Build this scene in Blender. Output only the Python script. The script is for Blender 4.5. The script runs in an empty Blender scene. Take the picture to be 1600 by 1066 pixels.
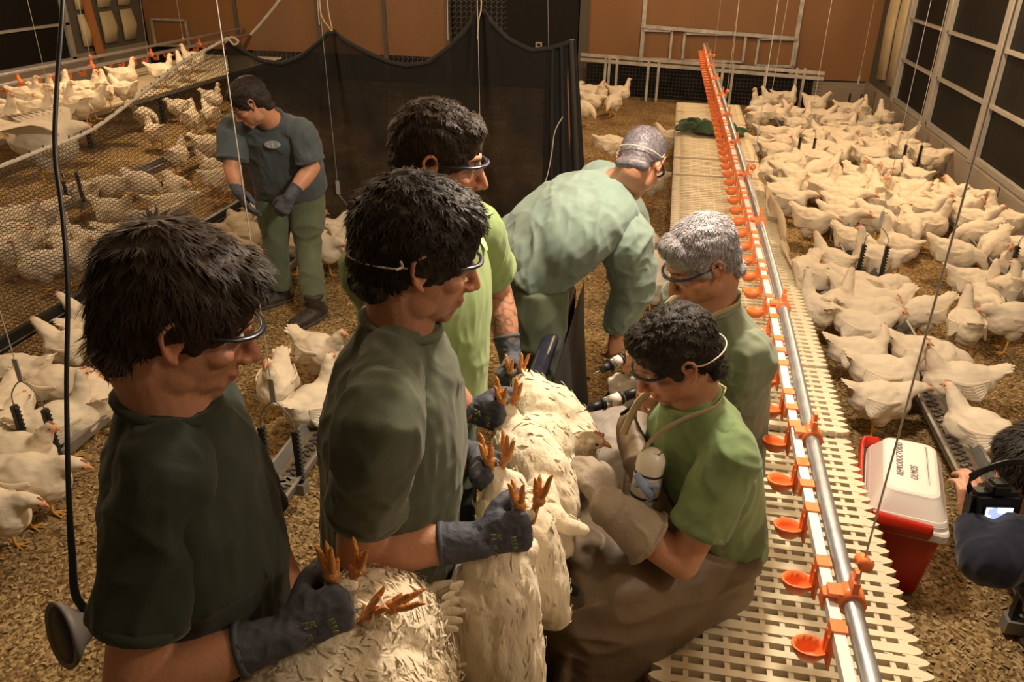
import bpy, bmesh, math, random
import numpy as np
from mathutils import Vector, Matrix
random.seed(7); RNG = np.random.default_rng(7)
SC = bpy.context.scene
COL = SC.collection
# ------------------------------------------------------------------ camera, world, lights, exposure
H = 2.1; F = 1250.0; TH = math.radians(26.6); YAW = math.radians(10.6); ROLL = math.radians(-0.7)
fw = Vector((-math.sin(YAW)*math.cos(TH), math.cos(YAW)*math.cos(TH), -math.sin(TH)))
r0 = Vector((math.cos(YAW), math.sin(YAW), 0)); u0 = r0.cross(fw)
RV = r0*math.cos(ROLL) - u0*math.sin(ROLL); UV = u0*math.cos(ROLL) + r0*math.sin(ROLL)
cam_data = bpy.data.cameras.new('camera'); cam = bpy.data.objects.new('camera', cam_data); COL.objects.link(cam)
m = Matrix((RV, UV, -fw)).transposed().to_4x4(); m.translation = (0, 0, H); cam.matrix_world = m
cam_data.lens = F/1600*36; cam_data.sensor_width = 36; cam_data.clip_start = 0.05
SC.camera = cam
w = bpy.data.worlds.new('World'); SC.world = w; w.use_nodes = True
w.node_tree.nodes['Background'].inputs[0].default_value = (1, 0.72, 0.45, 1)
w.node_tree.nodes['Background'].inputs[1].default_value = 0.05
SC.view_settings.view_transform = 'Standard'; SC.view_settings.look = 'None'
SC.view_settings.exposure = 0.45; SC.view_settings.gamma = 1.0; SC.view_settings.use_curve_mapping = False
WARM = (1.0, 0.72, 0.44)
def lamp(name, loc, power, size=0.12, color=WARM, typ='POINT'):
    l = bpy.data.lights.new(name, typ); l.energy = power; l.color = color
    l.shadow_soft_size = size
    o = bpy.data.objects.new(name, l); COL.objects.link(o); o.location = loc; return o
# bulbs hanging in rows under the roof; the one above the work pen is the brightest
LAMPS = [((0.12, 2.45, 2.52), 135, (1, .84, .65)), ((2.0, 7.0, 2.75), 150, WARM), ((0.3, 10.2, 2.75), 85, WARM),
         ((-5.4, 8.3, 2.75), 165, WARM), ((-5.6, 4.0, 2.75), 60, WARM), ((-2.6, 3.4, 2.75), 24, WARM), ((1.9, 1.2, 2.75), 42, (1, .8, .58)), ((-1.2, -1.5, 2.75), 3, WARM)]
for p, e, c_ in LAMPS: lamp('bulb_light', p, e, 0.1, c_)

# ------------------------------------------------------------------ projection helpers (pose aids: pixel of the 1600x1066 frame -> world)
def ray(px, py): return fw + RV*((px-800)/F) + UV*((533-py)/F)
CAM = Vector((0, 0, H))
def G(px, py, z=0.0):
    d = ray(px, py); return CAM + d*((z-H)/d.z)
def D(px, py, dep): return CAM + ray(px, py)*dep
def XP(px, py, X):
    d = ray(px, py); return CAM + d*(X/d.x)
def YP(px, py, Y):
    d = ray(px, py); return CAM + d*(Y/d.y)

# ------------------------------------------------------------------ materials
def mat(name, color, rough=0.6, metal=0.0, noise=None, bump=None, spec=0.5, sss=0, alpha=None, sheen=0, attr=False, stretch=(1, 1, 1)):
    """noise=(scale, amount, colour2); bump=(scale, strength)"""
    M = bpy.data.materials.new(name); M.use_nodes = True
    n = M.node_tree.nodes; l = M.node_tree.links; b = n['Principled BSDF']
    b.inputs['Base Color'].default_value = (*color, 1); b.inputs['Roughness'].default_value = rough
    b.inputs['Metallic'].default_value = metal; b.inputs['Specular IOR Level'].default_value = spec
    if sss:
        b.inputs['Subsurface Weight'].default_value = sss; b.inputs['Subsurface Radius'].default_value = (.012, .005, .003); b.inputs['Subsurface Scale'].default_value = 0.6
    if sheen: b.inputs['Sheen Weight'].default_value = sheen
    tc = n.new('ShaderNodeTexCoord'); mp = n.new('ShaderNodeMapping'); l.new(tc.outputs['Object'], mp.inputs[0]); mp.inputs['Scale'].default_value = stretch
    last = None
    if noise:
        t = n.new('ShaderNodeTexNoise'); t.inputs['Scale'].default_value = noise[0]; t.inputs['Detail'].default_value = 5
        l.new(mp.outputs[0], t.inputs[0])
        r = n.new('ShaderNodeValToRGB'); r.color_ramp.elements[0].position = .5-noise[1]/2; r.color_ramp.elements[1].position = .5+noise[1]/2
        r.color_ramp.elements[0].color = (*color, 1); r.color_ramp.elements[1].color = (*noise[2], 1)
        l.new(t.outputs[0], r.inputs[0]); last = r.outputs[0]
    if attr:
        a = n.new('ShaderNodeAttribute'); a.attribute_name = 'tint'
        mx = n.new('ShaderNodeMix'); mx.data_type = 'RGBA'; mx.blend_type = 'MULTIPLY'; mx.inputs[0].default_value = 1
        if last: l.new(last, mx.inputs[6])
        else: mx.inputs[6].default_value = (*color, 1)
        l.new(a.outputs['Color'], mx.inputs[7]); last = mx.outputs[2]
    if last: l.new(last, b.inputs['Base Color'])
    if bump:
        t = n.new('ShaderNodeTexNoise'); t.inputs['Scale'].default_value = bump[0]; t.inputs['Detail'].default_value = 4
        l.new(mp.outputs[0], t.inputs[0])
        bp = n.new('ShaderNodeBump'); bp.inputs['Strength'].default_value = bump[1]; bp.inputs['Distance'].default_value = .01
        l.new(t.outputs[0], bp.inputs['Height']); l.new(bp.outputs[0], b.inputs['Normal'])
    if alpha is not None: b.inputs['Alpha'].default_value = alpha
    return M
def cloth(name, c, c2, br=(300, .07)): return mat(name, c, .9, noise=(9, .5, c2), bump=br, spec=.2, sheen=.15)
M = {}
M['skin'] = mat('skin', (.50, .235, .14), .48, sss=.08, noise=(30, .6, (.57, .28, .17)), bump=(160, .12), attr=True)
M['hair_black'] = mat('hair_black', (.012, .009, .007), .6, spec=.25, noise=(60, .5, (.035, .024, .018)))
M['hair_brown'] = mat('hair_brown', (.018, .011, .007), .6, spec=.25, noise=(60, .5, (.05, .03, .018)))
M['hair_grey'] = mat('hair_grey', (.16, .15, .17), .5, noise=(120, .5, (.42, .39, .42)))
M['hair_greydark'] = mat('hair_greydark', (.07, .06, .07), .5, noise=(120, .5, (.22, .19, .21)))
M['tee_dark'] = cloth('tee_dark', (.028, .036, .026), (.040, .050, .037))
M['tee_olive'] = cloth('tee_olive', (.088, .100, .072), (.115, .130, .093))
M['tee_light'] = cloth('tee_light', (.24, .34, .13), (.30, .41, .17))
M['tee_green'] = cloth('tee_green', (.13, .20, .085), (.25, .33, .16))
M['tee_blue'] = cloth('tee_blue', (.065, .085, .10), (.09, .11, .125))
M['sweat_green'] = cloth('sweat_green', (.19, .265, .225), (.27, .345, .30))
M['sweat_grey'] = cloth('sweat_grey', (.155, .185, .125), (.24, .27, .19))
M['trouser_green'] = cloth('trouser_green', (.095, .118, .076), (.13, .155, .10))
M['trouser_dark'] = cloth('trouser_dark', (.02, .035, .032), (.03, .045, .04))
M['navy'] = cloth('navy', (.008, .010, .022), (.014, .016, .03))
M['apron'] = mat('apron', (.13, .088, .05), .5, noise=(6, .6, (.22, .155, .10)), bump=(40, .2))
M['apron_grey'] = mat('apron_grey', (.32, .28, .25), .55, noise=(8, .6, (.40, .35, .30)), bump=(40, .2))
M['strap_beige'] = mat('strap_beige', (.42, .33, .20), .8, noise=(30, .5, (.5, .4, .25)))
M['gauntlet'] = mat('gauntlet', (.27, .21, .155), .7, noise=(14, .6, (.36, .29, .22)), bump=(120, .3), sheen=.1)
M['gauntlet_grey'] = mat('gauntlet_grey', (.42, .38, .34), .7, noise=(14, .6, (.5, .45, .40)), bump=(120, .3))
M['glove'] = mat('glove', (.058, .062, .085), .7, noise=(40, .5, (.085, .09, .12)), bump=(300, .2))
M['glove_print'] = mat('glove_print', (.20, .21, .07), .7)
M['boot'] = mat('boot', (.02, .018, .016), .6, noise=(30, .5, (.06, .05, .04)), bump=(60, .4))
M['frame_blue'] = mat('frame_blue', (.018, .022, .07), .3)
M['frame_dark'] = mat('frame_dark', (.015, .015, .03), .3)
M['cord_white'] = mat('cord_white', (.7, .62, .5), .8)
M['eye'] = mat('eye', (.6, .55, .5), .2)
M['iris'] = mat('iris', (.03, .015, .008), .2)
M['feather'] = mat('feather', (.86, .76, .61), .85, noise=(7, .7, (.78, .66, .49)), bump=(34, .5), sss=.05, attr=True, sheen=.1, stretch=(.5, 1, 1))
M['feather_near'] = mat('feather_near', (.88, .79, .64), .85, noise=(9, .7, (.80, .68, .50)), bump=(70, .5), attr=True, sheen=.1, stretch=(1, 1, .35))
M['comb'] = mat('comb', (.62, .28, .19), .5)
M['beak'] = mat('beak', (.62, .27, .08), .4)
M['leg'] = mat('leg', (.66, .32, .06), .5, noise=(90, .5, (.72, .42, .12)))
M['toe'] = mat('toe', (.60, .21, .045), .45, noise=(120, .5, (.68, .33, .09)), bump=(220, .5))
M['bead'] = mat('bead', (.01, .008, .006), .15)
M['galv'] = mat('galv', (.40, .40, .42), .42, .75, noise=(20, .5, (.58, .58, .60)), bump=(60, .08))
M['galv_dull'] = mat('galv_dull', (.22, .215, .20), .55, .5, noise=(14, .6, (.34, .33, .31)))
M['galv_far'] = mat('galv_far', (.30, .28, .25), .5, .4, noise=(9, .5, (.62, .58, .52)))
M['white_pipe'] = mat('white_pipe', (.82, .80, .80), .35)
M['orange'] = mat('orange', (.90, .22, .055), .38, noise=(30, .5, (.9, .25, .07)), sss=.05)
M['slat'] = mat('slat', (.80, .71, .52), .5, noise=(5, .5, (.72, .61, .42)), bump=(30, .1))
M['black_plastic'] = mat('black_plastic', (.008, .008, .009), .45)
M['chain'] = mat('chain', (.14, .13, .12), .45, .7)
M['feed'] = mat('feed', (.10, .075, .05), .9, noise=(120, .5, (.22, .16, .10)), bump=(120, .6))
M['wire'] = mat('wire', (.62, .56, .50), .4, .3)
M['wire_dark'] = mat('wire_dark', (.22, .19, .17), .5, .3)
M['rope'] = mat('rope', (.42, .38, .32), .8, noise=(60, .4, (.6, .55, .45)), bump=(140, .5))
M['rope_yellow'] = mat('rope_yellow', (.62, .50, .28), .8, bump=(140, .5))
M['net'] = mat('net', (.030, .024, .020), .6)
M['rail'] = mat('rail', (.012, .013, .026), .3, noise=(20, .4, (.03, .03, .05)))
M['red'] = mat('red', (.62, .030, .010), .32, noise=(4, .5, (.55, .022, .008)))
M['cooler_white'] = mat('cooler_white', (.80, .74, .70), .35, noise=(5, .5, (.74, .66, .60)))
M['ink'] = mat('ink', (.10, .06, .09), .6)
M['seam'] = mat('seam', (.05, .04, .035), .8)
M['concrete'] = mat('concrete', (.34, .285, .22), .9, noise=(3, .7, (.25, .205, .155)), bump=(30, .2))
M['plywood'] = mat('plywood', (.30, .145, .052), .6, noise=(1.6, .8, (.19, .085, .030)), stretch=(1, 1, .35), bump=(20, .05))
M['insul'] = mat('insul', (.62, .52, .32), .9, noise=(5, .7, (.46, .37, .22)), bump=(12, .6))
M['stud'] = mat('stud', (.10, .085, .065), .8)
M['wood'] = mat('wood', (.48, .20, .06), .6, noise=(6, .5, (.38, .15, .045)), stretch=(4, 4, .5))
M['frame_alu'] = mat('frame_alu', (.48, .45, .40), .5, .3, noise=(8, .5, (.38, .35, .31)))
M['window_black'] = mat('window_black', (.007, .0065, .006), .6, spec=.2, noise=(3, .5, (.011, .010, .008)))
M['dark'] = mat('dark', (.008, .007, .006), .9)
M['ceiling'] = mat('ceiling', (.42, .36, .28), .9)
M['greencloth'] = cloth('greencloth', (.030, .060, .028), (.045, .08, .04))
M['bottle'] = mat('bottle', (.78, .72, .64), .3, sss=.1)
M['silver'] = mat('silver', (.7, .7, .72), .2, .9)
M['tube'] = mat('tube', (.75, .72, .58), .25, alpha=.65)
M['bluecloth'] = mat('bluecloth', (.25, .33, .55), .7)
M['bucket'] = mat('bucket', (.05, .095, .075), .4, noise=(8, .5, (.08, .13, .10)))
M['socket'] = mat('socket', (.20, .17, .16), .5)
M['tag'] = mat('tag', (.42, .44, .44), .4, .3)

def floor_mat():
    m_ = bpy.data.materials.new('litter'); m_.use_nodes = True; n = m_.node_tree.nodes; l = m_.node_tree.links; b = n['Principled BSDF']
    tc = n.new('ShaderNodeTexCoord')
    v = n.new('ShaderNodeTexVoronoi'); v.inputs['Scale'].default_value = 85; v.inputs['Randomness'].default_value = 1; l.new(tc.outputs['Object'], v.inputs[0])
    r = n.new('ShaderNodeValToRGB'); r.color_ramp.interpolation = 'LINEAR'
    e = r.color_ramp.elements; e[0].position = 0; e[0].color = (.13, .075, .03, 1); e[1].position = 1; e[1].color = (.62, .47, .24, 1)
    x = e.new(.45); x.color = (.34, .22, .095, 1); x = e.new(.8); x.color = (.50, .36, .17, 1)
    s = n.new('ShaderNodeSeparateColor'); l.new(v.outputs['Color'], s.inputs[0]); l.new(s.outputs[0], r.inputs[0])
    t = n.new('ShaderNodeTexNoise'); t.inputs['Scale'].default_value = 2.2; t.inputs['Detail'].default_value = 6; l.new(tc.outputs['Object'], t.inputs[0])
    r2 = n.new('ShaderNodeValToRGB'); r2.color_ramp.elements[0].position = .35; r2.color_ramp.elements[1].position = .65
    r2.color_ramp.elements[0].color = (.55, .50, .45, 1); r2.color_ramp.elements[1].color = (1.0, 1.0, 1.0, 1); l.new(t.outputs[0], r2.inputs[0])
    mx = n.new('ShaderNodeMix'); mx.data_type = 'RGBA'; mx.blend_type = 'MULTIPLY'; mx.inputs[0].default_value = .8
    l.new(r.outputs[0], mx.inputs[6]); l.new(r2.outputs[0], mx.inputs[7]); l.new(mx.outputs[2], b.inputs['Base Color'])
    b.inputs['Roughness'].default_value = .95; b.inputs['Specular IOR Level'].default_value = .2
    bp = n.new('ShaderNodeBump'); bp.inputs['Strength'].default_value = .9; bp.inputs['Distance'].default_value = .012
    t2 = n.new('ShaderNodeTexNoise'); t2.inputs['Scale'].default_value = 60; t2.inputs['Detail'].default_value = 6; l.new(tc.outputs['Object'], t2.inputs[0])
    ad = n.new('ShaderNodeMath'); ad.operation = 'ADD'; l.new(t2.outputs[0], ad.inputs[0]); l.new(s.outputs[1], ad.inputs[1])
    l.new(ad.outputs[0], bp.inputs['Height']); l.new(bp.outputs[0], b.inputs['Normal'])
    return m_
M['litter'] = floor_mat()
def screen_cloth(name, col, alpha, scale=900):
    m_ = bpy.data.materials.new(name); m_.use_nodes = True; n = m_.node_tree.nodes; l = m_.node_tree.links; b = n['Principled BSDF']
    b.inputs['Base Color'].default_value = (*col, 1); b.inputs['Roughness'].default_value = .85; b.inputs['Specular IOR Level'].default_value = .2
    tc = n.new('ShaderNodeTexCoord'); t = n.new('ShaderNodeTexNoise'); t.inputs['Scale'].default_value = 3; t.inputs['Detail'].default_value = 8; l.new(tc.outputs['Object'], t.inputs[0])
    mr = n.new('ShaderNodeMapRange'); mr.inputs[1].default_value = .35; mr.inputs[2].default_value = .7; mr.inputs[3].default_value = min(1, alpha+.05); mr.inputs[4].default_value = alpha-.07
    l.new(t.outputs[0], mr.inputs[0]); l.new(mr.outputs[0], b.inputs['Alpha'])
    return m_
M['shade'] = screen_cloth('shade_cloth', (.018, .016, .014), .93)
M['shade_solid'] = mat('shade_solid', (.016, .014, .014), .8, noise=(20, .5, (.03, .027, .025)), bump=(60, .4), stretch=(4, 4, .4))
M['plastic_film'] = screen_cloth('plastic_film', (.62, .50, .34), .72)
def glass_mat():
    m_ = bpy.data.materials.new('clear_lens'); m_.use_nodes = True; n = m_.node_tree.nodes; l = m_.node_tree.links
    n.remove(n['Principled BSDF']); g = n.new('ShaderNodeBsdfGlossy'); g.inputs['Roughness'].default_value = .08
    t = n.new('ShaderNodeBsdfTransparent'); t.inputs[0].default_value = (.90, .90, .94, 1); mx = n.new('ShaderNodeMixShader'); mx.inputs[0].default_value = .13
    l.new(t.outputs[0], mx.inputs[1]); l.new(g.outputs[0], mx.inputs[2]); l.new(mx.outputs[0], n['Material Output'].inputs[0]); return m_
M['lens'] = glass_mat()
def emit(name, c, s):
    m_ = bpy.data.materials.new(name); m_.use_nodes = True; n = m_.node_tree.nodes; l = m_.node_tree.links; b = n['Principled BSDF']
    b.inputs['Base Color'].default_value = (0, 0, 0, 1); b.inputs['Emission Strength'].default_value = s
    tc = n.new('ShaderNodeTexCoord'); t = n.new('ShaderNodeTexNoise'); t.inputs['Scale'].default_value = 40; l.new(tc.outputs['Object'], t.inputs[0])
    r = n.new('ShaderNodeValToRGB'); r.color_ramp.elements[0].position = .45; r.color_ramp.elements[1].position = .55
    r.color_ramp.elements[0].color = (.25, .3, .55, 1); r.color_ramp.elements[1].color = (*c, 1); l.new(t.outputs[0], r.inputs[0]); l.new(r.outputs[0], b.inputs['Emission Color'])
    return m_
M['screen'] = emit('screen', (.85, .9, 1), 1.6)
M['red_led'] = mat('red_led', (.6, .01, .02), .3)

# ------------------------------------------------------------------ object helpers
def link(name, me, m_=None, parent=None, loc=None):
    o = bpy.data.objects.new(name, me); COL.objects.link(o)
    if m_ is not None and me is not None:
        for q in (m_ if isinstance(m_, (list, tuple)) else [m_]): me.materials.append(q)
    if parent: o.parent = parent
    if loc: o.location = loc
    return o
def thing(name, label, cat, loc=(0, 0, 0), rz=0, group=None):
    o = bpy.data.objects.new(name, None); COL.objects.link(o); o.location = loc; o.rotation_euler = (0, 0, rz); o.empty_display_size = .1
    tag(o, label, cat, group); return o
def tag(o, label=None, cat=None, group=None, kind=None):
    if label: o['label'] = label
    if cat: o['category'] = cat
    if group: o['group'] = group
    if kind: o['kind'] = kind
    return o
def pydata(name, V, Fc, smooth=False):
    me = bpy.data.meshes.new(name); me.from_pydata([tuple(map(float, v)) for v in V], [], Fc)
    if smooth: me.polygons.foreach_set('use_smooth', [True]*len(me.polygons))
    me.update(); return me
class MB:
    """collects boxes, tubes, lofts"""
    def __init__(s): s.V = []; s.F = []; s.S = []
    def add(s, V, Fc, sm=False):
        b = len(s.V); s.V += [tuple(map(float, v)) for v in V]; s.F += [tuple(i+b for i in f) for f in Fc]; s.S += [sm]*len(Fc)
    def box(s, c, d, R=None):
        c = Vector(c); h = Vector(d)/2; V = []
        for z in (-1, 1):
            for (x, y) in ((-1, -1), (1, -1), (1, 1), (-1, 1)):
                p = Vector((x*h.x, y*h.y, z*h.z)); V.append(c + (R @ p if R else p))
        s.add(V, [(3, 2, 1, 0), (4, 5, 6, 7), (0, 1, 5, 4), (1, 2, 6, 5), (2, 3, 7, 6), (3, 0, 4, 7)])
    def bar(s, a, b, w_, h_=None, up=(0, 0, 1)):
        a = Vector(a); b = Vector(b); h_ = h_ or w_; d = (b-a); L = d.length; d.normalize(); u = Vector(up); x = d.cross(u)
        if x.length < 1e-4: x = d.cross(Vector((0, 1, 0)))
        x.normalize(); u = x.cross(d); s.box((a+b)/2, (w_, L, h_), Matrix((x, d, u)).transposed())
    def tube(s, pts, rad, n=10, sub=1, side=None, cap='round', sm=True):
        P = [Vector(p) for p in pts]; k = len(P)
        if not isinstance(rad, (list, tuple)): rad = [rad]*k
        rr = [(r if isinstance(r, (list, tuple)) else (r, r)) for r in rad]
        C = []; Rr = []
        for i in range(k-1):
            p0 = P[max(i-1, 0)]; p1 = P[i]; p2 = P[i+1]; p3 = P[min(i+2, k-1)]
            for j in range(sub):
                t = j/sub
                if sub > 1: q = .5*((2*p1)+(p2-p0)*t+(2*p0-5*p1+4*p2-p3)*t*t+(3*p1-p0-3*p2+p3)*t**3)
                else: q = p1
                tt = t*t*(3-2*t) if sub > 1 else t
                C.append(q); Rr.append((rr[i][0]*(1-tt)+rr[i+1][0]*tt, rr[i][1]*(1-tt)+rr[i+1][1]*tt))
        C.append(P[-1]); Rr.append(rr[-1]); K = len(C)
        T = []
        for i in range(K):
            d = C[min(i+1, K-1)]-C[max(i-1, 0)]
            T.append(d.normalized() if d.length > 1e-9 else Vector((0, 0, 1)))
        x = Vector(side) if side is not None else T[0].orthogonal()
        rings = []
        for i in range(K):
            if side is not None: x = Vector(side)
            x = x - T[i]*x.dot(T[i])
            if x.length < 1e-6: x = T[i].orthogonal()
            x.normalize(); y = T[i].cross(x)
            rings.append((C[i], x.copy(), y, Rr[i][0], Rr[i][1], T[i]))
        if cap == 'round':
            a = rings[0]; b = rings[-1]; pre = []; post = []
            for f in (.92, .6, .2):
                cc = math.sqrt(1-f*f); m0 = min(a[3], a[4]); m1 = min(b[3], b[4])
                pre.insert(0, (a[0]-a[5]*m0*f, a[1], a[2], a[3]*cc, a[4]*cc, a[5])); post.insert(0, (b[0]+b[5]*m1*f, b[1], b[2], b[3]*cc, b[4]*cc, b[5]))
            rings = pre + rings + post
            rings = sorted(pre, key=lambda q: q[3]) + rings[3:-3] + sorted(post, key=lambda q: -q[3])
        V = []
        for (c_, x, y, ra, rb, t) in rings:
            for j in range(n):
                an = 2*math.pi*j/n; V.append(c_ + x*(ra*math.cos(an)) + y*(rb*math.sin(an)))
        Fc = []
        for i in range(len(rings)-1):
            for j in range(n):
                a = i*n+j; b = i*n+(j+1) % n; Fc.append((a, b, b+n, a+n))
        Fc.append(tuple(range(n))[::-1]); e = (len(rings)-1)*n; Fc.append(tuple(range(e, e+n)))
        s.add(V, Fc, sm)
    def ell(s, c, r, R=None, n=16, m_=10):
        c = Vector(c); V = [c + (R @ Vector((0, 0, -r[2])) if R else Vector((0, 0, -r[2])))]; Fc = []
        for i in range(1, m_):
            ph = -math.pi/2 + math.pi*i/m_
            for j in range(n):
                th = 2*math.pi*j/n; p = Vector((r[0]*math.cos(ph)*math.cos(th), r[1]*math.cos(ph)*math.sin(th), r[2]*math.sin(ph)))
                V.append(c + (R @ p if R else p))
        p = Vector((0, 0, r[2])); V.append(c + (R @ p if R else p)); last = len(V)-1
        for j in range(n): Fc.append((0, 1+(j+1) % n, 1+j)); Fc.append((last, last-n+j, last-n+(j+1) % n))
        for i in range(m_-2):
            for j in range(n):
                a = 1+i*n+j; b = 1+i*n+(j+1) % n; Fc.append((a, b, b+n, a+n))
        s.add(V, Fc, True)
    def xform(s, Mx, start=0): s.V[start:] = [tuple(Mx @ Vector(v)) for v in s.V[start:]]
    def mesh(s, name='m'):
        me = bpy.data.meshes.new(name); me.from_pydata(s.V, [], s.F); me.polygons.foreach_set('use_smooth', s.S); me.update(); return me
    def build(s, name, m_, parent=None): return link(name, s.mesh(name), m_, parent)
    def remesh(s, voxel, smooth=3, fac=.5):
        me = s.mesh('tmp'); o = bpy.data.objects.new('tmp', me); COL.objects.link(o)
        r = o.modifiers.new('r', 'REMESH'); r.mode = 'VOXEL'; r.voxel_size = voxel; r.use_smooth_shade = True
        if smooth: q = o.modifiers.new('s', 'SMOOTH'); q.iterations = smooth; q.factor = fac
        dg = bpy.context.evaluated_depsgraph_get(); out = bpy.data.meshes.new_from_object(o.evaluated_get(dg))
        bpy.data.objects.remove(o); bpy.data.meshes.remove(me)
        out.polygons.foreach_set('use_smooth', [True]*len(out.polygons)); return out
def box_obj(name, c, d, m_, parent=None, bevel=0, R=None):
    b = MB(); b.box(c, d, R); me = b.mesh(name)
    if bevel:
        bm = bmesh.new(); bm.from_mesh(me); bmesh.ops.bevel(bm, geom=bm.edges[:], offset=bevel, segments=2, affect='EDGES'); bm.to_mesh(me); bm.free()
    return link(name, me, m_, parent)
def co(me):
    a = np.empty(len(me.vertices)*3); me.vertices.foreach_get('co', a); return a.reshape(-1, 3)
def nor(me):
    a = np.empty(len(me.vertices)*3); me.vertices.foreach_get('normal', a); return a.reshape(-1, 3)
def setco(me, a): me.vertices.foreach_set('co', a.ravel()); me.update()
def vnoise(P, seed=0):
    P = P + seed*17.31; i = np.floor(P).astype(np.int64); f = P-i; f = f*f*(3-2*f); out = np.zeros(len(P))
    for dx in (0, 1):
        for dy in (0, 1):
            for dz in (0, 1):
                h = (i[:, 0]+dx)*374761393 + (i[:, 1]+dy)*668265263 + (i[:, 2]+dz)*2147483647 + seed*9176
                h = (h ^ (h >> 13))*1274126177 & 0xffffffff; h = (h ^ (h >> 16)) & 0xffffff
                wgt = (f[:, 0] if dx else 1-f[:, 0])*(f[:, 1] if dy else 1-f[:, 1])*(f[:, 2] if dz else 1-f[:, 2])
                out += wgt*(h/0xffffff)
    return out
def folds(me, amp, sc=(12, 12, 4), seed=1, R=None):
    """displace along normals by ridged noise stretched along the drape"""
    P = co(me); N = nor(me); Q = P @ np.array(R).T if R is not None else P
    a = vnoise(Q*np.array(sc)+2.5*vnoise(Q*5, seed+3)[:, None], seed); r = 1-np.abs(2*a-1)
    b = vnoise(Q*np.array(sc)*2.1, seed+7)
    setco(me, P + N*((r**2-.35)*amp + (b-.5)*amp*.35)[:, None])
def tint(me, colors):
    at = me.color_attributes.new('tint', 'FLOAT_COLOR', 'POINT'); a = np.ones((len(me.vertices), 4)); a[:, :3] = colors; at.data.foreach_set('color', a.ravel())
def blobmask(P, c, r): return np.exp(-(((P-np.array(c))/np.array(r))**2).sum(1))
def group_copy(root, loc, rz, label, group=None, rx=0, sc=1.0):
    r = root.copy(); COL.objects.link(r); r.location = loc; r.rotation_euler = (rx, 0, rz); r['label'] = label; r.scale = (sc, sc, sc)
    if group: r['group'] = group
    for ch in list(root.children):
        c = ch.copy(); COL.objects.link(c); c.parent = r
        for g in list(ch.children):
            d = g.copy(); COL.objects.link(d); d.parent = c
    return r
# ================================================================== STRUCTURE
def st(o): o['kind'] = 'structure'; return o
fl = MB(); fl.box((-3, 6, -.05), (14, 16, .1)); st(fl.build('floor', M['litter']))
st(box_obj('ceiling', (-3, 5.2, 3.3), (12.2, 16.0, .1), M['ceiling']))
XL, XR, YB = -8.8, 2.8, 13.0
wr = st(box_obj('wall_right', (XR+.1, 5.5, .15), (.2, 15.0, .30), M['concrete'], bevel=.01))
for k in range(7): # joints show as recessed seams between cast concrete panels
    box_obj('panel_seam', (XR-.001, 12.2-k*1.65, .15), (.006, .012, .29), M['seam'], wr)
# upper part of right wall: windows and posts
ypost = [11.35, 9.78, 8.10, 6.42, 4.74, 3.06, 1.38]
for k in range(6):
    y1, y0 = ypost[k]-.05, ypost[k+1]+.05
    fr = MB()
    for z in (.335, .82, 1.29, 1.76, 2.23):
        fr.box((XR+.04, (y0+y1)/2, z), (.05, y1-y0, .03 if z > .4 else .05))
    for y in (y0+.015, y1-.015): fr.box((XR+.04, y, 1.28), (.05, .03, 1.94))
    wn = st(fr.build('window_%d' % (k+1), M['frame_alu']))
    for z0, z1 in ((.36, .805), (.835, 1.275), (1.305, 1.745), (1.775, 2.215)):
        p = MB(); N_ = 24; Vv = []; Ff = []  # ribbed black pane
        for i in range(N_+1):
            yy = y0+.03+(y1-y0-.06)*i/N_; xx = XR+.055+(.0015 if i % 2 else 0); Vv += [(xx, yy, z0), (xx, yy, z1)]
        for i in range(N_): Ff.append((2*i, 2*i+1, 2*i+3, 2*i+2))
        p.add(Vv, Ff); p.build('pane', M['window_black'], wn)
tr = MB()
for y in ypost: tr.box((XR+.05, y, 1.3), (.1, .10, 2.0))
for n_, y in enumerate(ypost): st(box_obj('trim_%d' % (n_+1), (XR+.045, y, 1.3), (.10, .10, 2.0), M['frame_alu']))
st(box_obj('trim_8', (XR+.1, 5.5, 2.8), (.2, 15, 1.0), M['ceiling']))
st(box_obj('trim_9', (XR+.12, 12.18, 1.3), (.14, 1.6, 2.0), M['stud']))
f = MB()
for i in range(2):
    f.tube([(XR+.04, 11.6+i*.62, .45), (XR+.03, 11.65+i*.62, 1.2), (XR+.04, 11.6+i*.62, 2.2)], [(.20, .05), (.23, .06), (.2, .05)], side=(0, 1, 0), cap='flat')
st(f.build('trim_10', M['insul']))
# left wall
wl = st(box_obj('wall_left', (XL-.1, 5.5, .25), (.2, 15, .5), M['concrete']))
ylw = [9.6, 7.9, 6.2, 4.5]
yW1 = XP(118, 85, XL).y; zW = XP(25, 110, XL).z
print('left window', XP(118, 85, XL), XP(25, 110, XL), XP(230, 75, XL))
for k in range(3):
    y1 = yW1-.05-k*2.2; y0 = y1-2.1
    fr = MB()
    for i in range(5): fr.box((XL+.03, (y0+y1)/2, zW+.02+i*.48), (.05, y1-y0, .035))
    for y in (y0+.04, y1-.04): fr.box((XL+.03, y, zW+.97), (.05, .1, 1.94))
    wn = st(fr.build('window_%d' % (k+7), M['frame_alu']))
    for i in range(4):
        box_obj('pane', (XL+.01, (y0+y1)/2, zW+.26+i*.48), (.01, y1-y0-.1, .44), M['window_black'], wn)
st(box_obj('trim_11', (XL-.1, 5.5, zW/2+.2), (.18, 15, zW-.35), M['stud']))
st(box_obj('trim_12', (XL-.08, (yW1+13)/2, 1.6), (.14, 13-yW1, 2.4), M['stud']))
st(box_obj('trim_13', (XL-.1, 5.5, 2.9), (.2, 15, .9), M['ceiling']))
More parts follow.
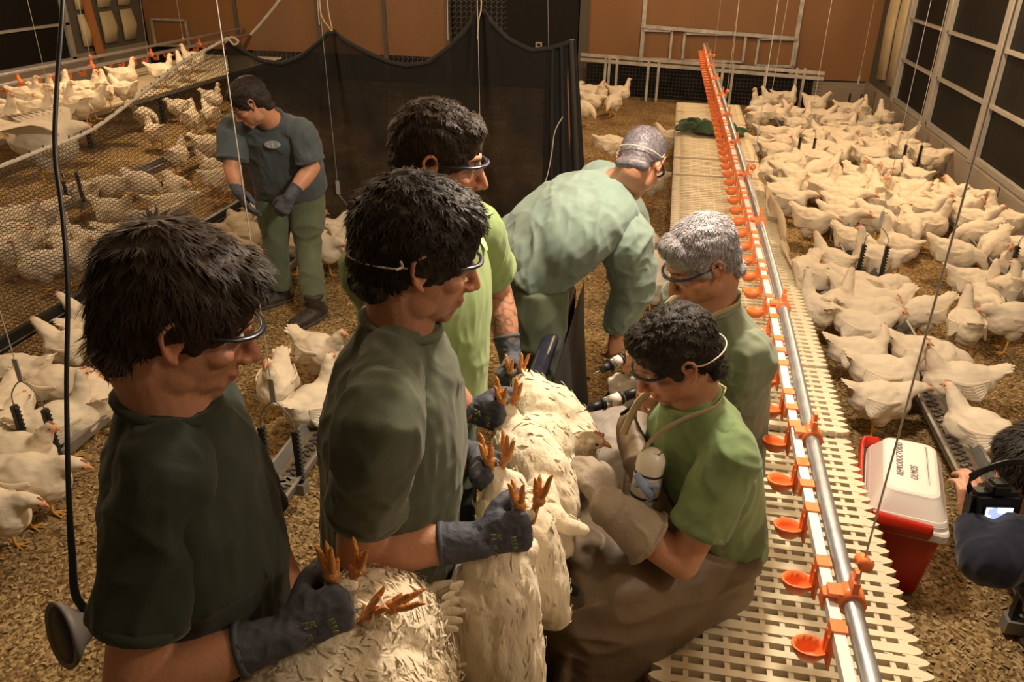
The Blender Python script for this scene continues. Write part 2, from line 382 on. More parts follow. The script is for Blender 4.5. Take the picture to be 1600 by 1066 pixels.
for i in range(3):
    for j in range(3):
        f = MB(); y = yW1+.35+i*(13-yW1-.3)/3; wd = (13-yW1-.7)/3
        f.tube([(XL+.02, y, zW+.15+j*.52), (XL+.05, y, zW+.37+j*.52), (XL+.02, y, zW+.60+j*.52)], [(wd*.42, .03), (wd*.48, .06), (wd*.42, .03)], side=(0, 1, 0), cap='flat', n=12)
        st(f.build('insulation_panel', M['insul'])) if 0 else link('insulation_panel', f.mesh('insulation_panel'), M['insul'], wl)
a = XP(140, 22, XL+.12); b = XP(158, 86, XL+.12)
o = MB(); o.bar(b, a+(a-b)*.6, .14, .05, up=(1, 0, 0)); tag(o.build('wood_plank', M['wood']), 'orange wooden plank leaning on the pale insulation of left wall', 'plank')
# back wall
wb = st(box_obj('wall_back', (-3, YB+.15, 1.6), (12, .2, 3.3), M['dark']))
box_obj('concrete_base', (2.2, YB+.0, .14), (1.6, .14, .28), M['concrete'], wb, bevel=.01)
box_obj('base_panel', (0.1, YB+.02, .22), (2.7, .1, .44), M['galv_dull'] if 0 else M['stud'], wb)
def ypx(x): return YP(x, 60, YB).x
edges = [(232, 372), (376, 498), (502, 600), (606, 698), (917, 1001), (1007, 1241), (1247, 1384)]
for a_, b_ in edges:
    x0, x1 = ypx(a_), ypx(b_); zb = .30 if a_ > 1240 else .42
    box_obj('plywood_panel', ((x0+x1)/2, YB+.02, zb+1.4), (x1-x0, .05, 2.8), M['plywood'], wb)
for px_ in (374, 500, 603, 701, 912, 1004, 1244):
    x = ypx(px_); box_obj('wall_stud', (x, YB-.01, 1.6), (.06 if px_ != 912 else .14, .06, 3.1), M['galv_far'] if px_ > 990 else M['stud'], wb)
def rect_frame(name, p, label, Y=YB-.06, t=.035):
    x0 = YP(p[0], p[1], Y); x1 = YP(p[2], p[3], Y); xa, xb = x0.x, x1.x; za, zb = x1.z, x0.z
    r_ = thing(name, label, 'frame', ((xa+xb)/2, Y, za), group=None)
    for s_, c_, d_ in (('frame_bar', (0, 0, zb-za), (xb-xa, .03, t)), ('frame_bar', (0, 0, 0), (xb-xa, .03, t)), ('frame_bar', ((xb-xa)/2, 0, (zb-za)/2), (t, .03, zb-za)), ('frame_bar', (-(xb-xa)/2, 0, (zb-za)/2), (t, .03, zb-za))):
        box_obj(s_, c_, d_, M['galv_far'], r_)
rect_frame('steel_frame', (1004, 47, 1046, 93), 'small square galvanized frame on plywood wall, left of the orange drinker line end')
rect_frame('steel_frame', (1070, 52, 1160, 97), 'wide galvanized frame on plywood wall behind the far end of drinker line')
rect_frame('steel_frame', (1186, 60, 1240, 104), 'galvanized frame on plywood wall, rightmost of the three above the fence')
rect_frame('steel_frame', (236, 30, 296, 72), 'galvanized frame on brown wall above the left drinker line')
a = YP(1004, 41, YB-.08); b = YP(1240, 60, YB-.08)
o = MB(); o.bar(a, b, .05, .05); tag(o.build('wall_rail', M['galv_far']), 'long galvanized rail fixed across the plywood above the frames', 'rail')
x = YP(842, 70, YB-.02)
o = MB(); o.box(x, (.1, .03, .08)); fo = o.build('socket_box', M['galv_far']); tag(fo, 'small pale switch box on black back door', 'switch')
box_obj('switch_plate', x+Vector((0, -.018, 0)), (.05, .01, .04), M['dark'], fo)
for a_, b_, z_ in ((703, 908, 0),):
    x0, x1 = ypx(a_), ypx(b_); st(box_obj('door_1', ((x0+x1)/2, YB+.03, 1.5), (x1-x0-.1, .05, 3.0), M['dark']))
# far fence
fa, fb = Vector((-1.35, 12.5, 0)), Vector((2.02, 11.82, 0))
fence = thing('pen_fence', 'galvanized steel pen fence with dark mesh along the back wall', 'fence', (0, 0, 0))
def fpt(px_):  # point of the fence line seen at column px_
    d = ray(px_, 120); n_ = (fb-fa).cross(Vector((0, 0, 1))); t = (fa-CAM).dot(n_)/d.dot(n_); q = CAM+d*t; q.z = 0; return q
zt = .60
for z in (zt, zt-.07):
    o = MB(); o.bar(fa+Vector((0, 0, z)), fb+Vector((0, 0, z-.05)), .04, .045); o.build('fence_rail', M['galv_far'], fence)
for px_ in (945, 951, 963, 1012, 1028, 1128, 1144, 1196, 1244, 1256):
    q = fpt(px_); o = MB(); o.bar(q, q+Vector((0, 0, zt)), .035, .035, up=(0, 1, 0)); o.build('fence_post', M['galv_far'], fence)
o = MB(); dv = (fb-fa).normalized(); L_ = (fb-fa).length
for i in range(int(L_/.05)): o.bar(fa+dv*i*.05+Vector((0, .03, 0)), fa+dv*i*.05+Vector((0, .03, zt)), .005)
for j in range(12): o.bar(fa+Vector((0, .03, j*.05)), fb+Vector((0, .03, j*.05)), .005)
tag(o.build('wire_mesh', M['net'], fence), kind='stuff')
o = MB(); o.box((fa+fb)/2+Vector((0, .35, .22)), (3.3, .02, .44), Matrix.Rotation(math.atan2(fb.y-fa.y, fb.x-fa.x), 3, 'Z')); tag(o.build('dark_board', M['window_black']), 'dark board standing behind the pen fence', 'board')

# ================================================================== SLAT PLATFORMS
PX0, PX1, PZ = .12, .78, .40
PITCH = .045; ROWS = 12
def slat_mesh(w_, cols, teeth=True):
    o = MB(); Ly = PITCH*ROWS
    for r_ in range(ROWS):
        y = (r_+.5)*PITCH; wide = r_ in (0, 6)
        o.box((w_/2, y, -.012), (w_, .032 if wide else .022, .024))
        if teeth:
            for x, s_ in ((w_, 1), (0, -1)):
                hy = .019; x1 = x+s_*.034
                Vt = [(x, y-hy, 0), (x, y+hy, 0), (x1-s_*.010, y+.010, 0), (x1, y, 0), (x1-s_*.010, y-.010, 0)]
                Vb = [(a_[0], a_[1], -.018) for a_ in Vt]
                top = (0, 4, 3, 2, 1) if s_ > 0 else (0, 1, 2, 3, 4)
                o.add(Vt+Vb, [top, tuple(5+i for i in reversed(top))]+[(i, (i+1) % 5, 5+(i+1) % 5, 5+i) for i in range(5)])
    for c_ in range(cols+1):
        x = .008+(w_-.016)*c_/cols; o.box((x, Ly/2, -.017), (.014, Ly-.006, .026))
    o.box((.012, Ly/2, -.014), (.024, Ly-.006, .026)); o.box((w_-.012, Ly/2, -.014), (.024, Ly-.006, .026))
    return o.mesh('slat_panel')
plat = thing('slat_platform', 'raised cream plastic slat platform under the orange cup drinker line', 'platform', (PX0, 0, 0))
sm = slat_mesh(PX1-PX0, 12); sm.materials.append(M['slat'])
y = .62; k = 0
while y < 9.4:
    dip = .012*math.sin(k*1.7)
    link('slat_panel', sm, None, plat, (0, y, PZ+dip)); y += PITCH*ROWS+.008; k += 1
for x in (.06, .60):
    o = MB(); o.bar((x, .6, PZ-.055), (x, y-.1, PZ-.055), .04, .05); o.build('support_beam', M['black_plastic'], plat)
    for j in range(7):
        o = MB(); o.bar((x, .8+j*1.4, 0), (x, .8+j*1.4, PZ-.08), .04, .04, up=(0, 1, 0)); o.build('support_leg', M['black_plastic'], plat)
ye = y
plat2 = thing('slat_platform', 'cream slat platform crowded with hens beyond the black net, far left', 'platform', (-7.5, 0, 0))
sm2 = slat_mesh(1.35, 20); sm2.materials.append(M['slat'])
y = 4.8
while y < 12.3: link('slat_panel', sm2, None, plat2, (0, y, PZ)); y += PITCH*ROWS+.008
for x in (.1, 1.3):
    o = MB(); o.bar((x, 4.8, PZ-.055), (x, 12.3, PZ-.055), .04, .06); o.build('support_beam', M['galv_dull'], plat2)
    for j in range(6):
        o = MB(); o.bar((x, 5+j*1.4, 0), (x, 5+j*1.4, PZ-.08), .04, .04, up=(0, 1, 0)); o.build('support_leg', M['black_plastic'], plat2)

# ================================================================== DRINKER LINES
def lathe(o, prof, n=14, sx=1, sy=1, c=(0, 0, 0)):
    V = []; Fc = []
    for (r_, z) in prof:
        for j in range(n):
            a_ = 2*math.pi*j/n; V.append((c[0]+r_*math.cos(a_)*sx, c[1]+r_*math.sin(a_)*sy, c[2]+z))
    for i in range(len(prof)-1):
        for j in range(n): Fc.append((i*n+j, i*n+(j+1) % n, (i+1)*n+(j+1) % n, (i+1)*n+j))
    Fc.append(tuple(range(n))[::-1]); Fc.append(tuple(range((len(prof)-1)*n, len(prof)*n))); o.add(V, Fc, True)
def cup_mesh():
    o = MB()
    lathe(o, [(.006, -.026), (.018, -.023), (.027, -.006), (.032, .012), (.029, .013), (.023, -.003), (.014, -.016), (.004, -.018)], 14, 1.25, .95, (-.045, 0, -.055))
    o.box((-.008, 0, -.035), (.006, .05, .085)); o.box((-.012, .012, -.03), (.012, .008, .06)); o.box((-.012, -.012, -.03), (.012, .008, .06))
    o.box((0, 0, .004), (.032, .036, .038))
    return o.mesh('drinker_cup')
cupm = cup_mesh(); cupm.materials.append(M['orange'])
def clamp_mesh():
    o = MB()
    lathe(o, [(.027, -.022), (.030, -.022), (.030, .022), (.027, .022)], 16); o.xform(Matrix.Rotation(math.pi/2, 4, 'X'))
    o.box((.0, 0, .042), (.014, .04, .035)); o.box((.0, .0, .065), (.01, .02, .03)); o.box((-.035, 0, -.012), (.03, .035, .012)); o.box((-.035, 0, .018), (.03, .035, .01))
    return o.mesh('pipe_clamp')
clm = clamp_mesh(); clm.materials.append(M['orange'])
def clip_mesh():
    o = MB(); o.box((0, 0, 0), (.036, .03, .036)); o.box((.03, 0, 0), (.03, .012, .01)); return o.mesh('pipe_clip')
clipm = clip_mesh(); clipm.materials.append(M['orange'])
def drinker(label, pts, cup0, ncup, sp, clampY, wires, cups_left=1):
    root = thing('drinker_line', label, 'drinker', (0, 0, 0))
    def at(y):
        for (a_, b_) in zip(pts[:-1], pts[1:]):
            if a_[1] <= y <= b_[1]: t = (y-a_[1])/(b_[1]-a_[1]); return Vector(a_).lerp(Vector(b_), t)
        return Vector(pts[-1])
    o = MB(); o.tube(pts, .0195, n=14, sub=4); o.build('galvanized_pipe', M['galv'], root)
    o = MB()
    off = Vector((-.04*cups_left, 0, -.012))
    for a_, b_ in zip(pts[:-1], pts[1:]): o.bar(Vector(a_)+off, Vector(b_)+off, .024, .024)
    o.build('water_pipe', M['white_pipe'], root)
    for i in range(ncup):
        y = cup0+i*sp; p = at(y)+off
        c_ = link('drinker_cup', cupm, None, root, p+Vector((0, 0, -.006)))
        if cups_left < 0: c_.rotation_euler = (0, 0, math.pi)
        if i % 2 == 0: link('pipe_clip', clipm, None, root, at(y+sp*.5)+off)
    for y in clampY: link('pipe_clamp', clm, None, root, at(y))
    for y, top in wires:
        a_ = at(y)+Vector((0, 0, .06)); o = MB(); o.tube([a_, a_.lerp(Vector(top), .5), top], .0022, n=5); o.build('hanging_wire', M['wire'], root)
        o = MB(); lathe(o, [(.004, -.018), (.016, -.017), (.013, -.010), (.013, .010), (.016, .017), (.004, .018)], 16); o.xform(Matrix.Translation(a_+Vector((-.0, 0, .06))) @ Matrix.Rotation(1.2, 4, 'X'))
        o.build('wire_pulley', M['orange'], root)
    return root
dp = [(.49, .75, .83), (.488, 1.5, .83), (.492, 2.0, .83), (.515, 3.0, .82), (.515, 4.2, .825), (.50, 6, .83), (.48, 8, .83), (.455, 10, .83), (.45, 12.3, .83)]
drinker('galvanized drinker pipe with orange cups hanging over the slat platform beside seated men', dp, .93, 56, .2,
        [1.10, 1.42, 2.07, 3.03, 4.1, 5.0, 5.9, 6.9, 7.9, 8.9, 9.9, 10.9], [(1.40, (.50, 1.42, 3.25)), (4.75, (.52, 4.75, 3.25)), (7.4, (.49, 7.4, 3.25)), (9.9, (.46, 9.9, 3.25))])
zl = XP(0, 134, -6.9).z
drinker('drinker pipe with orange cups above the hens on the far left platform', [(-6.9, 4.6, zl), (-6.9, 8, zl+.0), (-6.85, 14-1.1, zl)], 6.4, 26, .25,
        [6.6, 7.8, 9.0, 10.2, 11.4], [(7.0, (-6.9, 7.0, 3.25)), (9.0, (-6.9, 9.0, 3.25)), (11.0, (-6.9, 11, 3.25))], 1)
o = MB(); o.tube([(-6.95, 4.6, zl+.09), (-6.95, 12.9, zl+.09)], .018, n=10); tag(o.build('support_pipe', M['galv']), 'upper bare galvanized pipe running above the far left drinker pipe', 'pipe')

# ================================================================== FEEDER TROUGHS
def feeder(label, X, y0, y1, z=.13):
    root = thing('feeder_trough', label, 'feeder', (X, (y0+y1)/2, 0)); L = y1-y0
    o = MB(); w_ = .055
    o.box((0, 0, z), (2*w_, L, .004))
    for s_ in (-1, 1):
        o.box((s_*(w_+.008), 0, z+.030), (.004, L, .062), Matrix.Rotation(s_*.25, 3, 'Y')); o.box((s_*(w_+.020), 0, z+.060), (.014, L, .006))
    o.build('trough', M['galv_dull'], root)
    o = MB(); o.box((0, 0, z+.008), (2*w_-.006, L, .012)); o.build('feed', M['feed'], root)
    o = MB(); n_ = int(L/.045)
    for i in range(n_):
        y = -L/2+i*.045; o.box((-.008, y, z+.020), (.034, .014, .010), Matrix.Rotation(.5, 3, 'Z')); o.box((.012, y+.022, z+.020), (.030, .012, .010), Matrix.Rotation(-.5, 3, 'Z'))
    tag(o.build('feed_chain', M['chain'], root), kind='stuff')
    for k in range(max(2, int(L/2.4))):
        y = -L/2+.3+k*2.4
        if y < L/2:
            o = MB(); o.box((0, y, z/2), (.03, .03, z)); o.box((0, y, .01), (.14, .04, .02)); o.build('support_foot', M['galv_dull'], root)
    return root
feeder('long galvanized feeder trough right of cooler, hens eating along it', 1.37, 1.1, 11.2)
feeder('galvanized feeder trough nearest the right wall, among the flock', 2.33, 3.2, 11.2)
feeder('galvanized feeder trough on the left running under the bending man\'s foot', -2.41, 1.2, 5.35)
feeder('short galvanized feeder trough between the two front standing men', -1.37, 1.4, 4.2)
feeder('galvanized feeder trough behind the black net among crowded hens', -4.68, 3.4, 9.5)
def rackbar(o, x, y, z0, z1):
    o.box((x, y, (z0+z1)/2), (.018, .026, z1-z0))
    n_ = int((z1-z0)/.02)
    for i in range(n_): o.box((x+.012, y, z0+.01+i*.02), (.012, .02, .009), Matrix.Rotation(.5, 3, 'Y'))
def hanger(label, X, Y, z0=.1, z1=.42, gap=.05, group=None, dxt=0):
    root = thing('feeder_hanger', label, 'hanger', (X, Y, 0), group=group)
    for s_ in (-1, 1):
        o = MB(); rackbar(o, s_*(gap+.02), 0, z0, z1); o.build('rack_bar', M['black_plastic'], root)
    o = MB(); o.tube([(-gap-.02, 0, z1), (-gap-.01, 0, z1+.06), (0, 0, z1+.12), (gap+.01, 0, z1+.06), (gap+.02, 0, z1)], .0028, n=5, sub=4); o.build('wire_bail', M['wire_dark'], root)
    o = MB(); o.box((0, 0, z0+.03), (2*gap+.08, .05, .05)); o.build('bracket', M['galv_dull'], root)
    o = MB(); o.box((0, 0, z1+.17), (.022, .006, .10)); o.build('cord_tag', M['tag'], root)
    o = MB(); o.tube([(0, 0, z1+.2), (dxt/2, 0, 1.8), (dxt, 0, 3.25)], .0022, n=5); o.build('hanging_wire', M['wire'], root)
for lab, px_, py_, X in [
    ('pair of black toothed adjuster bars in the feeder nearest the cooler, amid hens', 1352, 455, 1.37),
    ('small far pair of black adjuster bars at slats end of the long right feeder', 1254, 262, 1.37),
    ('pair of black adjuster bars on the wall-side feeder, middle distance', 1420, 262, 2.33),
    ('farthest pair of black adjuster bars standing against the concrete back wall', 1332, 175, 2.33),
    ('black adjuster bar pair on wall-side feeder at the right picture edge', 1592, 440, 2.33),
    ('black adjuster bars on the left feeder beside the front man\'s shoulder', 75, 735, -2.41),
    ('black adjuster bars on the short feeder between the two front men', 452, 800, -1.37),
    ('black adjuster bars seen through the net at far left', 122, 330, -4.68)]:
    p = XP(px_, py_, X); hanger(lab, X, p.y, .1, .40)
hanger('black adjuster bars at the lower right corner below the photographer', 1.37, XP(1588, 1040, 1.37).y, .02, .34)

# ================================================================== COOLER
ca = math.radians(-11.5)
cooler = thing('cooler_box', 'red and white picnic cooler with handwriting on its lid, on the litter', 'cooler', (.975, 2.60, 0), ca)
def rbox(name, c, d0, d1, z0, z1, m_, parent, r_=.025, seg=5, levels=2):
    """rounded rectangular frustum"""
    V = []; Fc = []
    def ring(hx, hy, rr, z):
        out = []
        for (sx, sy, a0) in ((1, 1, 0), (-1, 1, 90), (-1, -1, 180), (1, -1, 270)):
            for i in range(seg+1):
                a_ = math.radians(a0+90*i/seg); out.append((c[0]+sx*(hx-rr)+rr*math.cos(a_), c[1]+sy*(hy-rr)+rr*math.sin(a_), z))
        return out
    e = min(.012, (z1-z0)*.3)
    rings = [ring(d0[0]/2-e, d0[1]/2-e, r_, z0), ring(d0[0]/2, d0[1]/2, r_, z0+e), ring(d1[0]/2, d1[1]/2, r_, z1-e), ring(d1[0]/2-e*.35, d1[1]/2-e*.35, r_, z1-e*.3), ring(d1[0]/2-e*1.2, d1[1]/2-e*1.2, r_, z1)]
    n_ = len(rings[0])
    for q in rings: V += q
    for i in range(len(rings)-1):
        for j in range(n_): Fc.append((i*n_+j, i*n_+(j+1) % n_, (i+1)*n_+(j+1) % n_, (i+1)*n_+j))
    Fc.append(tuple(range(n_))[::-1]); Fc.append(tuple(range((len(rings)-1)*n_, len(rings)*n_)))
    o = MB(); o.add(V, Fc, False); return o.build(name, m_, parent)
rbox('body', (0, 0), (.20, .36), (.245, .43), 0, .30, M['red'], cooler)
rbox('rim', (0, 0), (.275, .475), (.275, .475), .285, .335, M['cooler_white'], cooler)
lid = rbox('lid', (0.0, 0), (.26, .455), (.19, .36), .335, .43, M['cooler_white'], cooler, r_=.04)
rbox('lid_skirt', (0.0, 0), (.262, .458), (.255, .45), .325, .365, M['cooler_white'], cooler, r_=.04)
rbox('lid_ridge', (0.055, 0.02), (.012, .26), (.008, .25), .4285, .434, M['cooler_white'], cooler, r_=.003)
o = MB(); hp = [(-.02+.09, -.245, .335), (-.10, -.250, .345), (-.148, -.215, .36), (-.155, -.10, .365), (-.155, .12, .365), (-.148, .21, .36), (-.10, .240, .35)]
o.tube(hp, [(.012, .030), (.014, .034), (.011, .028), (.009, .020), (.009, .020), (.011, .028), (.012, .026)], n=10, sub=5, side=(.7, -.7, 0)); o.build('handle', M['red'], cooler)
for x in (-.05, .05):
    o = MB(); lathe(o, [(.003, -.003), (.007, -.003), (.007, .003), (.003, .003)], 10); o.xform(Matrix.Translation((x, -.239, .308)) @ Matrix.Rotation(math.pi/2, 4, 'X')); o.build('rivet', M['red'], cooler)
def text_obj(name, s, size, m_, parent, mw, ext=.0004):
    cu = bpy.data.curves.new(name, 'FONT'); cu.body = s; cu.size = size; cu.extrude = ext; cu.align_x = 'CENTER'; cu.align_y = 'CENTER'; cu.space_character = 1.05; cu.shear = .2; cu.resolution_u = 2
    t = bpy.data.objects.new(name, cu); COL.objects.link(t); dg = bpy.context.evaluated_depsgraph_get(); me = bpy.data.meshes.new_from_object(t.evaluated_get(dg)); bpy.data.objects.remove(t)
    me.transform(mw); me.materials.clear(); return link(name, me, m_, parent)
text_obj('handwriting', 'REPRODUCTORAS', .030, M['ink'], cooler, Matrix.Translation((-.035, .03, .4312)) @ Matrix.Rotation(math.pi/2, 4, 'Z') @ Matrix.Diagonal((.86, 1.1, 1, 1)))
text_obj('handwriting', 'OLMOS', .032, M['ink'], cooler, Matrix.Translation((.012, -.045, .4312)) @ Matrix.Rotation(math.pi/2, 4, 'Z') @ Matrix.Diagonal((.8, 1.1, 1, 1)))
# ================================================================== NETS AND SHADE CLOTH
NX = -3.15
def ip(tab, y):
    for (a_, b_) in zip(tab[:-1], tab[1:]):
        if y <= b_[0]: t = (y-a_[0])/(b_[0]-a_[0]); t = max(0, t); return a_[1]*(1-t)+b_[1]*t
    return tab[-1][1]
top = [(2.2, 1.16), (2.9, 1.10), (3.3, 1.095), (3.98, 1.126), (4.4, 1.22), (4.95, 1.358), (5.6, 1.451)]
def netsurf(y, t):  # t 0 bottom .. 1 top, billows a little
    z = ip(top, y)*t
    return Vector((NX - .07*math.sin(t*3.1)*(.6+.4*math.sin(y*2.1)) + .03*math.sin(y*5+t*4)*t*(1-t)*4, y, z))
net = thing('net_fence', 'black diamond mesh net fence with grey top rope, left of the men', 'net', (0, 0, 0))
def net_mesh(surf, u0, u1, du, nt):
    V = []; Fc = []
    nu = int((u1-u0)/du)
    def q(a_, b_, nrm=Vector((1, 0, 0))):
        d = b_-a_; s_ = d.cross(nrm).normalized()*.0018; k_ = len(V); V.extend([a_-s_, a_+s_, b_+s_, b_-s_]); Fc.append((k_, k_+1, k_+2, k_+3))
    for i in range(nu):
        for j in range(nt):
            ya = u0+i*du; t0 = j/nt; t1 = (j+1)/nt; tm = (t0+t1)/2
            L = surf(ya, tm); Rr = surf(ya+du, tm); C0 = surf(ya+du/2, t0+.2/nt); C1 = surf(ya+du/2, t1-.2/nt)
            q(L, C0); q(C0, Rr); q(L, C1); q(C1, Rr)
            if j < nt-1: q(C1, surf(ya+du/2, t1+.2/nt))
    return pydata('net_mesh', V, Fc)
tag(link('netting', net_mesh(netsurf, 2.3, 5.62, .030, 50), M['net'], net), kind='stuff')
o = MB(); o.tube([(NX, y_, ip(top, y_)) for y_ in (2.2, 2.6, 3.0, 3.3, 3.6, 3.98, 4.4, 4.95, 5.3, 5.6)], .011, n=8, sub=3); o.build('top_rope', M['rope'], net)
o = MB()
for i in range(34):
    y_ = 2.3+i*.1; z_ = ip(top, y_); o.bar((NX, y_, z_-.014), (NX+.004, y_+.008, z_+.022), .006); 
tag(o.build('lacing', M['net'], net), kind='stuff')
o = MB(); o.box((NX+.012, 3.9, .285), (.03, 3.4, .055)); o.box((NX+.012, 3.9, .245), (.012, 3.4, .02)); o.build('bottom_rail', M['black_plastic'], net)
o = MB(); o.bar((NX+.03, 2.2, .262), (NX+.03, 5.6, .262), .004); o.build('rail_edge', M['galv'], net)
# fine net rising behind the cloth
def net2(u, t):
    x = -3.12+u; tp = 1.45+1.0*min(1, u/.9)**1.1; return Vector((x, 5.9+.03*math.sin(u*4), .9+(tp-.9)*t))
nf = thing('net_curtain', 'fine pale-grey net curtain hanging behind the black shade cloth', 'net', (0, 0, 0))
V = []; Fc = []
def q2(a_, b_, wd=.0011):
    d = b_-a_; s_ = d.cross(Vector((0, 1, 0))).normalized()*wd; k_ = len(V); V.extend([a_-s_, a_+s_, b_+s_, b_-s_]); Fc.append((k_, k_+1, k_+2, k_+3))
for i in range(0, 54):
    for j in range(44): q2(net2(i*.036, j/44), net2(i*.036, (j+1)/44)); q2(net2(i*.036, j/44), net2((i+1)*.036, j/44+.01))
M['net_grey'] = mat('net_grey', (.16, .13, .10), .7)
tag(link('netting', pydata('netting', V, Fc), M['net_grey'], nf), kind='stuff')
o = MB(); o.tube([net2(u, 1) for u in (0, .2, .45, .7, .9, 1.4, 1.9)], .01, n=6, sub=2); o.build('top_rope', M['rope'], nf)
# dark cloth with scalloped top
ct = [(-3.17, 1.451), (-3.05, 1.40), (-2.9, 1.32), (-2.75, 1.303), (-2.6, 1.36), (-2.45, 1.46), (-2.342, 1.54), (-2.22, 1.46), (-2.1, 1.40), (-1.95, 1.34), (-1.82, 1.323), (-1.66, 1.35), (-1.5, 1.46), (-1.38, 1.58), (-1.292, 1.72), (-1.22, 1.62), (-1.1, 1.52), (-.94, 1.457), (-.8, 1.475), (-.66, 1.52)]
ctf = lambda x: ip(ct, x)
def cloth_sheet(x0, x1, nx, nz, yf, topf, botf=lambda x: .0):
    V = []; Fc = []
    for i in range(nx+1):
        x = x0+(x1-x0)*i/nx
        for j in range(nz+1):
            t = j/nz; z = botf(x)+(topf(x)-botf(x))*t; V.append(yf(x, t, z))
    for i in range(nx):
        for j in range(nz): a_ = i*(nz+1)+j; Fc.append((a_, a_+nz+1, a_+nz+2, a_+1))
    return pydata('cloth', V, Fc, True)
def clothpos(x, t, z):
    f_ = .03*math.sin(x*9+1.3*math.sin(t*3))*(1-t*.3)
    for pk in (-2.342, -1.292, -.66):  # folds radiating from each tie point
        dx = (x-pk); f_ += .045*math.exp(-(dx/(.06+.25*(1-t)))**2)*math.cos(dx*38/(.5+2.2*(1-t)))
    xo = x + (.14*(1-t)**.8 if x > -.8 else 0)*(x+.8)/.14 if x > -.8 else x
    return (xo, 5.6+f_, z)
sc_ = thing('shade_cloth', 'black shade cloth screen hanging in scallops behind the bending left man', 'cloth', (0, 0, 0))
link('cloth_sheet', cloth_sheet(-3.17, -.80, 150, 40, clothpos, ctf), M['shade'], sc_)
link('cloth_fold', cloth_sheet(-.84, -.66, 40, 40, lambda x, t, z: (x+(.02+.17*(1-t))*((x+.84)/.18)*1.0-.0, 5.585+.03*math.sin(x*120)+.01, z), ctf), M['shade_solid'], sc_)
o = MB(); P_ = [clothpos(x, 1, ctf(x)) for x in np.linspace(-3.17, -.68, 60)]; P_ = [(a_[0], a_[1]-.004, a_[2]-.012) for a_ in P_]; o.tube(P_, .016, n=8); o.build('rolled_hem', M['shade_solid'], sc_)
def ropething(label, pts, r_, m_='rope_yellow', name='rope', cat='rope', sub=5):
    o = MB(); o.tube(pts, r_, n=6, sub=sub); return tag(o.build(name, M[m_]), label, cat)
Yc = 5.56
rp = lambda L_: [YP(a_, b_, Yc) for a_, b_ in L_]
ropething('yellow rope tied to the first peak of the black cloth, with loose end', rp([(497, -60), (500, 10), (505, 30), (512, 40), (519, 47), (512, 10), (509, -60)]), .0045)
ropething('short knotted cord dangling left of the first cloth peak', rp([(494, -50), (497, 10), (499, 38)]), .004)
ropething('yellow rope hanging at the tallest peak of the black cloth', rp([(749, -60), (752, 8), (748, 30), (746, 60)]), .005)
ropething('white cord hanging against the right end of black cloth, knotted midway', rp([(879, 183), (867, 206), (862, 240), (855, 275), (846, 300)]), .004, 'cord_white')
ropething('pale knot of cord where the net joins the black cloth', rp([(352, 66), (362, 58), (372, 64), (366, 70), (356, 60)]), .008, 'rope')
tpost = YP(893, 66, 5.62); o = MB(); o.box((tpost.x, 5.64, tpost.z/2), (.035, .035, tpost.z+.03)); tag(o.build('wooden_post', M['wood']), 'wooden post holding up the right end of black cloth', 'post')
tg = YP(528, 293, 5.5); o = MB(); o.box(tg, (.03, .006, .10)); o.tube([tg+Vector((0, 0, .04)), (tg.x-.02, 5.5, 2.0), (tg.x-.08, 5.5, 3.25)], .002, n=5); o.tube([tg-Vector((0, 0, .05)), tg+Vector((.06, 0, -.13))], .002, n=5); tag(o.build('cord_tag', M['tag']), 'grey metal cord tag on a wire in front of the black cloth', 'tag')

# ================================================================== LONG HANGING CORDS
def cord(label, pts, r_=.0018, m_='wire', name='hanging_cord'):
    o = MB(); o.tube(pts, r_, n=5, sub=3); return tag(o.build(name, M[m_]), label, 'cord')
def vcord(label, a_, b_, Y, r_=.0022, m_='wire'):
    p, q = YP(a_[0], a_[1], Y), YP(b_[0], b_[1], Y); d = (p-q); t = (3.25-q.z)/d.z; return cord(label, [q, q+d*t], r_, m_)
vcord('pale cord over the upper-left drinker pipe, near the insulation', (219, 0), (231, 84), 8)
vcord('thin cord ending at the valley between the two cloth peaks', (699, 0), (700, 62), 5.4)
vcord('thin cord hanging to just above the second man from the rear, in front of cloth', (747, 50), (750, 190), 5.3)
vcord('thin pale cord in front of the black back door', (856, 0), (857, 72), 9)
vcord('thin wire hanging from roof to the far right flock, left one', (1231, 0), (1203, 160), 8.6)
vcord('taut thin wire left of the far fence posts', (1155, 0), (1144, 100), 8)
pts_ = [XP(x, y, .50) for x, y in []]
# near black cable with lamp socket
cb = thing('cable_socket', 'black twisted cable carrying a grey funnel-shaped socket, left foreground', 'cable', (0, 0, 0))
cp = [D(x, y, 1.55) for x, y in [(97, -120), (98, 0), (88, 150), (86, 240), (97, 330), (106, 450), (104, 600), (107, 760), (113, 870), (120, 935)]]
cp.append(D(116, 985, 1.55)+(RV*.62+fw*.75+UV*.15).normalized()*.048)
o = MB(); o.tube(cp, [.0045]*7+[.005, .007, .008, .010], n=8, sub=4); o.build('cable', M['black_plastic'], cb)
o = MB(); A_ = D(116, 985, 1.55)
Rm = (-(RV*.62)-fw*.75-UV*.15).to_track_quat('Z', 'Y').to_matrix().to_4x4()
lathe(o, [(.004, -.05), (.020, -.048), (.024, -.03), (.040, -.006), (.062, .012), (.068, .024), (.064, .028), (.056, .022), (.01, .018)], 28); o.xform(Matrix.Translation(A_) @ Rm)
o.build('socket_shell', M['socket'], cb)
o = MB(); lathe(o, [(.01, .0), (.058, .018), (.056, .025), (.01, .026)], 24); o.xform(Matrix.Translation(A_) @ Rm); o.build('socket_face', M['black_plastic'], cb)

